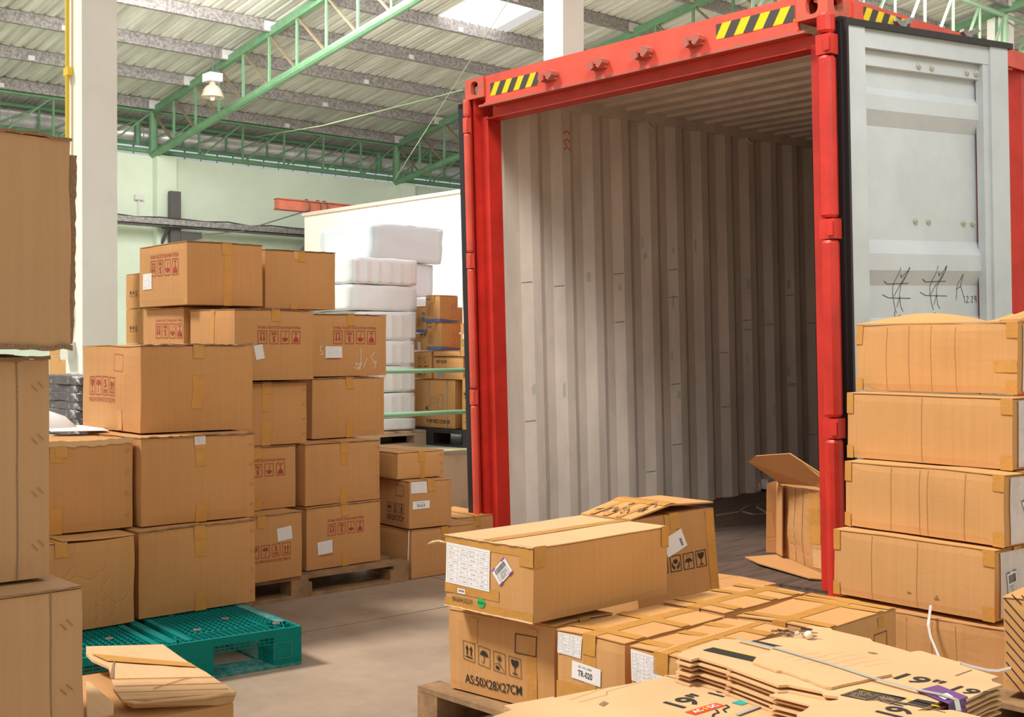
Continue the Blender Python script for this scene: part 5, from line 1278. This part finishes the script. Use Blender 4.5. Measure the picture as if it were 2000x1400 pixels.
    q = [onz(x, y, zB+.0055) for x, y in ((1828, 1357), (1850, 1353), (1862, 1360), (1845, 1366))]; obj('white_patch', MB().add(q, [(0, 1, 2, 3)]), PAPER, o)
    # ---- nearer pile to the right of A
    outC = [(1556, 1394), (1571, 1387), (1592, 1372), (1646, 1365), (1664, 1369), (1712, 1368), (1782, 1388), (1860, 1386), (1960, 1410), (2100, 1450), (1900, 1560), (1650, 1560), (1590, 1420)]
    for k in range(4):
        o, c = sheet('flattened_carton', 'flattened carton printed 19 inch at the bottom edge, nearest' if k == 3 else 'flattened carton under the nearest one, %s down' % ('third', 'second', 'first')[k], outC, zB+.012-.009*(3-k)+.006, .0075, K_SHEET, GF, 0 if k == 3 else .003*k, 0 if k == 3 else -.006, zt=zB+.018)
    flat_print(P2().text('19"', 0, 0, .066, .10, .022), 1760, 1403, zB+.018, Y, -X, INK_K, o)
    flat_print(P2().line([(0, 0), (.16, 0)], .004), 1716, 1361, zB+.018, X, Y, K_EDGE, o, 'die_cut_line')
    # keys
    kp = onz(1552, 1243, zB)
    t = thing('key_bunch', 'bunch of keys with an ivory ball on the flattened carton', 'keys', (kp.x, kp.y, zB+.001))
    rg = [V((.016*cos(k*pi/8), .016*sin(k*pi/8), .010+.004*sin(k*pi/8))) for k in range(17)]
    obj('key_ring', MB().tube(rg, .0014, 6), CHROME, t)
    for k, a in enumerate((2.6, 3.0, 3.5, 4.0, .3)):
        M_ = Matrix.Translation((0, 0, .003+.003*k)) @ Matrix.Rotation(a, 4, 'Z')
        obj('key', MB().prism([(.012+.010*(1-cos(q*pi/6)), .010*sin(q*pi/6)) for q in range(12)], 0, .002, M_).prism([(.030, -.004), (.062, -.004), (.066, 0), (.060, .004), (.054, .001), (.050, .004), (.044, .001), (.040, .004), (.030, .004)], 0, .002, M_), CHROME, t)
    obj('coin_tag', MB().lathe([(0, .012), (.017, .012), (.017, .010), (0, .010)], 18, Matrix.Translation((.018, .030, .006))), CHROME, t)
    obj('ivory_ball', MB().lathe([(.0115*sin(k*pi/10), .0115-.0115*cos(k*pi/10)) for k in range(11)], 16, Matrix.Translation((.045, .0, .0))), BALL, t, smooth=True)
    obj('ring_link', MB().tube([V((.030+.012*cos(k*pi/6), .008+.008*sin(k*pi/6), .008+.003*cos(k))) for k in range(13)], .0012, 5), CHROME, t)

def wrapped(name, label, n, rz, w, d, h, z0, m=WHITE, cat='package', group=None, amp=.012, rnd_=0, kids=True):
    t = thing(name, label, cat, (n[0], n[1], z0), R(rz), group); N_ = 8; mb = MB(); idx = {}
    def vid(i, j, k):
        if (i, j, k) not in idx:
            u, v, s = i/N_, j/N_, k/N_; c = V((-w/2, d/2, h/2)); p = V((-w*u, d*v, h*s))
            e = [abs(q-.5)*2 for q in (u, v, s)]; r_ = sum(max(0, q-.75)*4 for q in e)
            p = c+(p-c)*(1-.012*max(0, r_-1)) + noise.noise_vector(V((p.x*7, p.y*7, p.z*7+rnd_*3)))*amp; p.z = max(0, p.z)
            idx[(i, j, k)] = len(mb.v); mb.v.append(p)
        return idx[(i, j, k)]
    for a in range(N_):
        for b in range(N_):
            mb.f += [(vid(a, 0, b), vid(a, 0, b+1), vid(a+1, 0, b+1), vid(a+1, 0, b)), (vid(a, N_, b), vid(a+1, N_, b), vid(a+1, N_, b+1), vid(a, N_, b+1)),
                     (vid(a, b, 0), vid(a+1, b, 0), vid(a+1, b+1, 0), vid(a, b+1, 0)), (vid(a, b, N_), vid(a, b+1, N_), vid(a+1, b+1, N_), vid(a+1, b, N_)),
                     (vid(0, a, b), vid(0, a+1, b), vid(0, a+1, b+1), vid(0, a, b+1)), (vid(N_, a, b), vid(N_, a, b+1), vid(N_, a+1, b+1), vid(N_, a+1, b))]
    obj('body', mb, m, t, smooth=True)
    if kids:
        mb = MB()
        for k in range(6):
            y = d*(k+.5)/6; mb.box((-.004, y-.012, .02), (.005+amp*.3, y+.012+.01*(k % 2), h-.03))
        obj('foam_rib', mb, mat('pinkish_foam', (.80, .74, .72), .6), t)
    return t

def build_dock_goods():
    # handrails
    zs = []
    for py, lab in ((724, 'upper green handrail of the loading dock'), (807, 'lower green handrail of the loading dock')):
        p = onx(835, py, -6.66)
        o = obj('handrail', MB().tube([(-6.66, 4.0, p.z), (-6.66, 9.5, p.z)], .016+.0, 10), GREEN_L, smooth=True); tag(o, lab, 'handrail'); zs.append(p.z)
    for y in (4.05, 9.4):
        o = obj('rail_post', MB().tube([(-6.70, y, .52), (-6.70, y, zs[0]+.02)], .022, 8), GREEN_L); tag(o, 'green handrail post, %s end' % ('near' if y < 5 else 'far'), 'post')
    # wrapped white foam stack
    r_ = onz(835, 868, .52); x0 = r_.x
    wood_pallet_at('wooden_pallet', 'light wooden pallet under the white wrapped packages', (x0, r_.y-1.0), .52, .95, 1.0)
    nR = onx(813, 800, x0-.06); nL = onx(688, 560, x0-.06)
    tops = [863, 815, 765, 713, 664, 608, 558, 506]; GW = 'white wrapped foam packages in one stack'
    words = ['lowest', 'second', 'third', 'fourth', 'fifth', 'sixth', 'topmost']
    z = .635
    for i in range(7):
        px_l = (700, 700, 706, 703, 700, 684, 687)[i]; px_r = (812, 812, 812, 811, 814, 815, 816)[i]
        xx = x0-.06+(.0, .0, .0, .004, -.004, -.01, .0)[i]
        a = onx(px_l, 700, xx); b = onx(px_r, 700, xx); zt = onx(800, tops[i+1], xx).z
        wrapped('foam_package', 'white wrapped foam package, %s in the stack behind the handrails' % words[i], (xx, a.y), 0, .75, b.y-a.y, zt-z-.004, z, WHITE, group=GW, amp=.006, rnd_=i, kids=(i not in (0, 5)))
        if i < 6: pass
        z = zt
    mb = MB().tube([(x0-.05, onx(705, 700, x0-.05).y+.1*k, 1.36+.004*sin(k*3)) for k in range(6)], .008, 5)
    # big bluish bundles behind
    xb = -9.6
    def bb(label, pl, pr, pt, pb, xx, w, amp=.02, m=WRAPB):
        a = onx(pl, 600, xx); b = onx(pr, 600, xx); zt = onx((pl+pr)/2, pt, xx).z; zb = onx((pl+pr)/2, pb, xx).z
        t = wrapped('film_bundle', label, (xx, a.y), 0, w, b.y-a.y, zt-zb, zb, m, 'bundle', None, amp, 3, False); return t, a, zb, zt
    t, a, zb, zt = bb('large translucent film wrapped bundle on top of the pale stack', 728, 866, 440, 512, xb, .9)
    t2, a2, zb2, zt2 = bb('white film wrapped bundle below the large one', 700, 848, 512, 578, xb-.05, 1.4, .012)
    t3, a3, zb3, zt3 = bb('narrow white bundle near the foot of the pale stack', 700, 842, 580, 610, xb-.05, 1.3, .01)
    obj_z = zb3
    wrapped('film_bundle', 'lowest white bundle of the pale stack, mostly hidden', (xb-.05, a3.y), 0, 1.3, 1.2, obj_z-.53, .525, WHITE, 'bundle', None, .006, 8, False)
    # ---- black pallet with appliance cartons
    nb = onz(917, 876, .52)
    t = thing('plastic_pallet', 'black plastic pallet under the rice cooker carton', 'pallet', (nb.x+.1, nb.y+.0, .52), 0)
    w, d, H = 1.2, 1.0, .125
    obj('deck', MB().box((-w, 0, H-.03), (0, d, H)), BLACKP, t); obj('bottom_deck', MB().box((-w, 0, 0), (0, d, .015)), BLACKP, t)
    for x in (-w, -w/2-.09, -.18):
        for y in (0, d/2-.08, d-.16): obj('block', MB().box((x, y, .015), (x+.18, y+.16, H-.03)), BLACKP, t)
    obj('stencil', MB().box((-w+.02, -.001, .03), (-w+.12, -.0005, .1)), PAPER, t)
    y0 = nb.y+.03; z1 = .52+H+.002
    def xp(px, y=y0): return ony(px, 700, y).x
    def zp(px, py, y=y0): return ony(px, py, y).z
    GB = 'appliance cartons on the black pallet'
    def fb(label, pl, pn, pt, pb, dep=.35, y=y0, wmin=None, rz=0, m=K_ORANGE, tape=False, seam='x'):
        xn, xl = xp(pn, y), xp(pl, y); zt, zb = zp(pn, pt, y), zp(pn, pb, y)
        return Carton('carton', label, (xn, y), rz, xn-xl, dep, zt-zb, zb, m, GB, wear=.6, tape=tape, seam=seam, div=5)
    c = fb('tall carton printed 700W RICE COOKER on the black pallet', 790, 889, 757, 853)
    wC = c.w; c.t.location.z = z1
    c.put('printed_text', P2().text('700W RICE COOKER', 0, 0, .028, .27, .01), 'L', wC-.33, .035, INK_K)
    c.put('printed_text', P2().text('4L', 0, 0, .035, .045, .01), 'L', wC-.34, .125, INK_K)
    pot = P2()
    for ox, oy, s_ in ((.0, 0, 1), (.075, .045, .8)):
        pot.line([(ox+.04*s_*cos(a*pi/12), oy+.10*s_+.018*s_*sin(a*pi/12)) for a in range(25)], .002)
        pot.line([(ox-.04*s_, oy+.10*s_), (ox-.043*s_, oy+.02*s_), (ox-.03*s_, oy), (ox+.03*s_, oy), (ox+.043*s_, oy+.02*s_), (ox+.04*s_, oy+.10*s_)], .002)
        pot.line([(ox-.035*s_, oy+.115*s_), (ox, oy+.135*s_), (ox+.035*s_, oy+.115*s_)], .002)
    c.put('printed_drawing', pot, 'L', wC-.24, .10, INK_G)
    for u in (wC-.31, wC-.10): c.put('strap', P2().grid(0, 0, .008, c.h, 1, 3), 'L', u, 0, STRAPG, .003)
    ztop = z1+c.h
    c2 = fb('carton with a printed table beside the rice cooker carton', 902, 950, 757, 862); c2.t.location.z = z1
    c2.put('printed_marks', marks('', ('glass', 'umbrella'), .04, .01), 'L', .02, .20, INK_K); c2.put('print', listing(.15, .13, 4, 2, 9), 'L', .02, .04, INK_K)
    def stk(label, pl, pn, pt, pb, zb, **k):
        q = fb(label, pl, pn, pt, pb, **k); q.t.location.z = zb; return q, zb+q.h
    p, zt = stk('carton printed PEST KILLER above the rice cooker carton', 846, 905, 712, 757, ztop+.002)
    p.put('printed_text', P2().text('PEST KILLER', 0, 0, .024, .12, .008), 'L', .04, p.h-.045, INK_K); p.put('grey_print', P2().rect(0, 0, .07, .05), 'L', .06, .02, INK_G)
    e, ze = stk('carton with printed specifications left of the pest killer carton', 800, 843, 702, 757, ztop+.002)
    e.put('print', listing(.14, .15, 5, 2, 12), 'L', e.w-.17, .02, INK_K)
    u, zu = stk('carton with a white slip under the blue striped ones', 800, 836, 667, 702, ze+.002)
    u.put('printed_marks', marks('', ('glass', 'umbrella'), .03, .008), 'L', u.w-.09, .07, INK_K); u.put('packing_slip', P2().rect(0, 0, .035, .06), 'L', u.w-.12, .005, PAPER)
    l, zl = stk('long narrow carton between the pest killer carton and the blue striped one', 846, 899, 699, 711, zt+.002)
    u2, z2 = stk('blue striped carton at the left of the top pair', 800, 833, 614, 666, zu+.002)
    u2.put('blue_stripe', P2().rect(0, 0, u2.w, .022), 'L', 0, 0, INK_B); u2.put('print', listing(.10, .06, 4, 1, 2), 'L', u2.w-.13, .05, INK_K); u2.put('blue_print', P2().rect(0, 0, .03, .035).rect(0, .05, .03, .07), 'L', u2.w-.05, .08, INK_B)
    for lab, pn_, pl_, pt, pb, zb in (('blue striped fan carton, lower of the top pair', 862, 834, 645, 699, zl+.002), ('blue striped fan carton, highest above the handrails', 859, 831, 590, 644, None)):
        if zb is None: zb = znext
        xn = xp(pn_); xl = xp(pl_); h_ = zp(pn_, pt)-zp(pn_, pb)
        q = Carton('carton', lab, (xn, y0), 0, xn-xl, .175, h_, zb, K_ORANGE, GB, wear=.6, div=5); znext = zb+h_+.002
        wv = P2(); n_ = 8
        wv.grid(0, 0, q.w, .022, 4, 1); q.put('blue_stripe', wv, 'L', 0, .004, INK_B)
        q.put('blue_stripe', P2().poly([(0, .004), (.175, .004), (.175, .016), (.10, .018), (0, .028)]), 'R', 0, 0, INK_B)
        q.put('blue_print', P2().rect(0, 0, .05, .012), 'L', .02, h_-.035, INK_B); q.put('print', listing(.07, .09, 7, 1, 4), 'L', .02, .05, INK_K)
        q.put('printed_drawing', strokes([[(0, .12), (0, .07), (.02, .05), (.02, .03), (-.01, .01), (0, 0), (.04, 0), (.06, .02), (.05, .05), (.05, .12)], [(.01, .12), (.01, .08), (.04, .08), (.04, .12)]], .85, .002), 'R', .11, .04, INK_G)
    s_, zz = stk('tall carton with a small green square beside the blue striped pair', 899, 918, 640, 707, zt+.002)
    s_.put('green_square', P2().frame(0, 0, .03, .04, .004), 'L', .02, .08, GREENST); s_.put('packing_slip', P2().rect(0, 0, .05, .035), 'L', .035, .13, PAPER)
    # torn white bag on the ledge
    b = ony(846, 711, y0-.02)
    mb = MB(); 
    for k in range(9):
        a = k/8*pi; mb.v += [V((b.x+.09*cos(a), b.y-.02-.03*sin(a), zt+.002)), V((b.x+.085*cos(a), b.y-.015-.03*sin(a), zt+.03+.012*sin(a*3)))]
    mb.f = [(2*k, 2*k+2, 2*k+3, 2*k+1) for k in range(8)]
    # ---- goods beyond the left column
    GL = 'cartons stacked beyond the cream column'
    base = ony(256, 700, 5.75); yb = 5.75
    z = .522
    hs = [.38, .38, .37, .365]
    for i, h_ in enumerate(hs):
        xl, xn = ony(246, 700, yb).x, ony(300, 700, yb).x
        q = Carton('carton', 'sunlit carton beyond the column, %s of its pile' % ('lowest', 'second', 'third', 'topmost')[i], (xn, yb), 0, xn-xl, .5, h_, z, K_ORANGE, GL, wear=.5, div=4)
        q.put('printed_marks', marks('', ('glass', 'umbrella', '5'), .05, .02), 'L', .10, .10, INK_K); z += h_+.002
    xl, xn = ony(236, 700, 5.6).x, ony(244.5, 700, 5.6).x
    z = .522
    for i, h_ in enumerate((.42, .42, .55)):
        q = Carton('carton', 'narrow view of a carton beside the column, %s of its pile' % ('lowest', 'middle', 'topmost')[i], (xn, 6.4), 0, .5, .4, h_, z, K_ORANGE, GL, wear=.5, div=4); z += h_+.002
    yy = 6.9
    xl, xn = ony(96, 700, yy).x, ony(137, 700, yy).x; z = .522
    for i, (h_, a) in enumerate(((.30, 0), (.30, 0), (.28, 0))):
        q = Carton('carton', 'distant carton left of the column, %s of its pile' % ('lowest', 'middle', 'topmost')[i], (xn, yy), 0, xn-xl, .5, h_, z, K_ORANGE, GL, wear=.5, div=4)
        if i == 2: q.put('packing_slip', P2().rect(0, 0, .12, .14), 'L', (xn-xl)*.42, .1, PAPER)
        z += h_+.002
    # dark wrapped pile
    yy = 4.0; xl, xn = ony(80, 800, yy).x, ony(157, 800, yy).x
    z = .524; k = 0
    while z < 1.0 and k < 9:
        wrapped('wrapped_bundle', 'dark plastic wrapped bundle in the pile left of the cartons, layer %s' % 'one two three four five six seven eight nine'.split()[k], (xn-.02*(k % 3), yy+.01*(k % 2)), 0, xn-xl, .5, .075, z, DPLAST, 'bundle', 'dark wrapped bundles', .014, k, False); z += .069; k += 1

def wood_pallet_at(name, label, n, z, w, d):
    t = wood_pallet(name, label, n, 0, w, d, mat('light_pallet_wood', (.55, .38, .26), .8, noise_s=8, noise_a=.2)); t.location.z = z; return t

build_setting()
build_roof()
build_sky_block()
build_container()
build_wall_fittings()
build_left_stacks()
build_c_box()
teal_pallet()
build_centre()
build_right()
build_flat()
build_dock_goods()
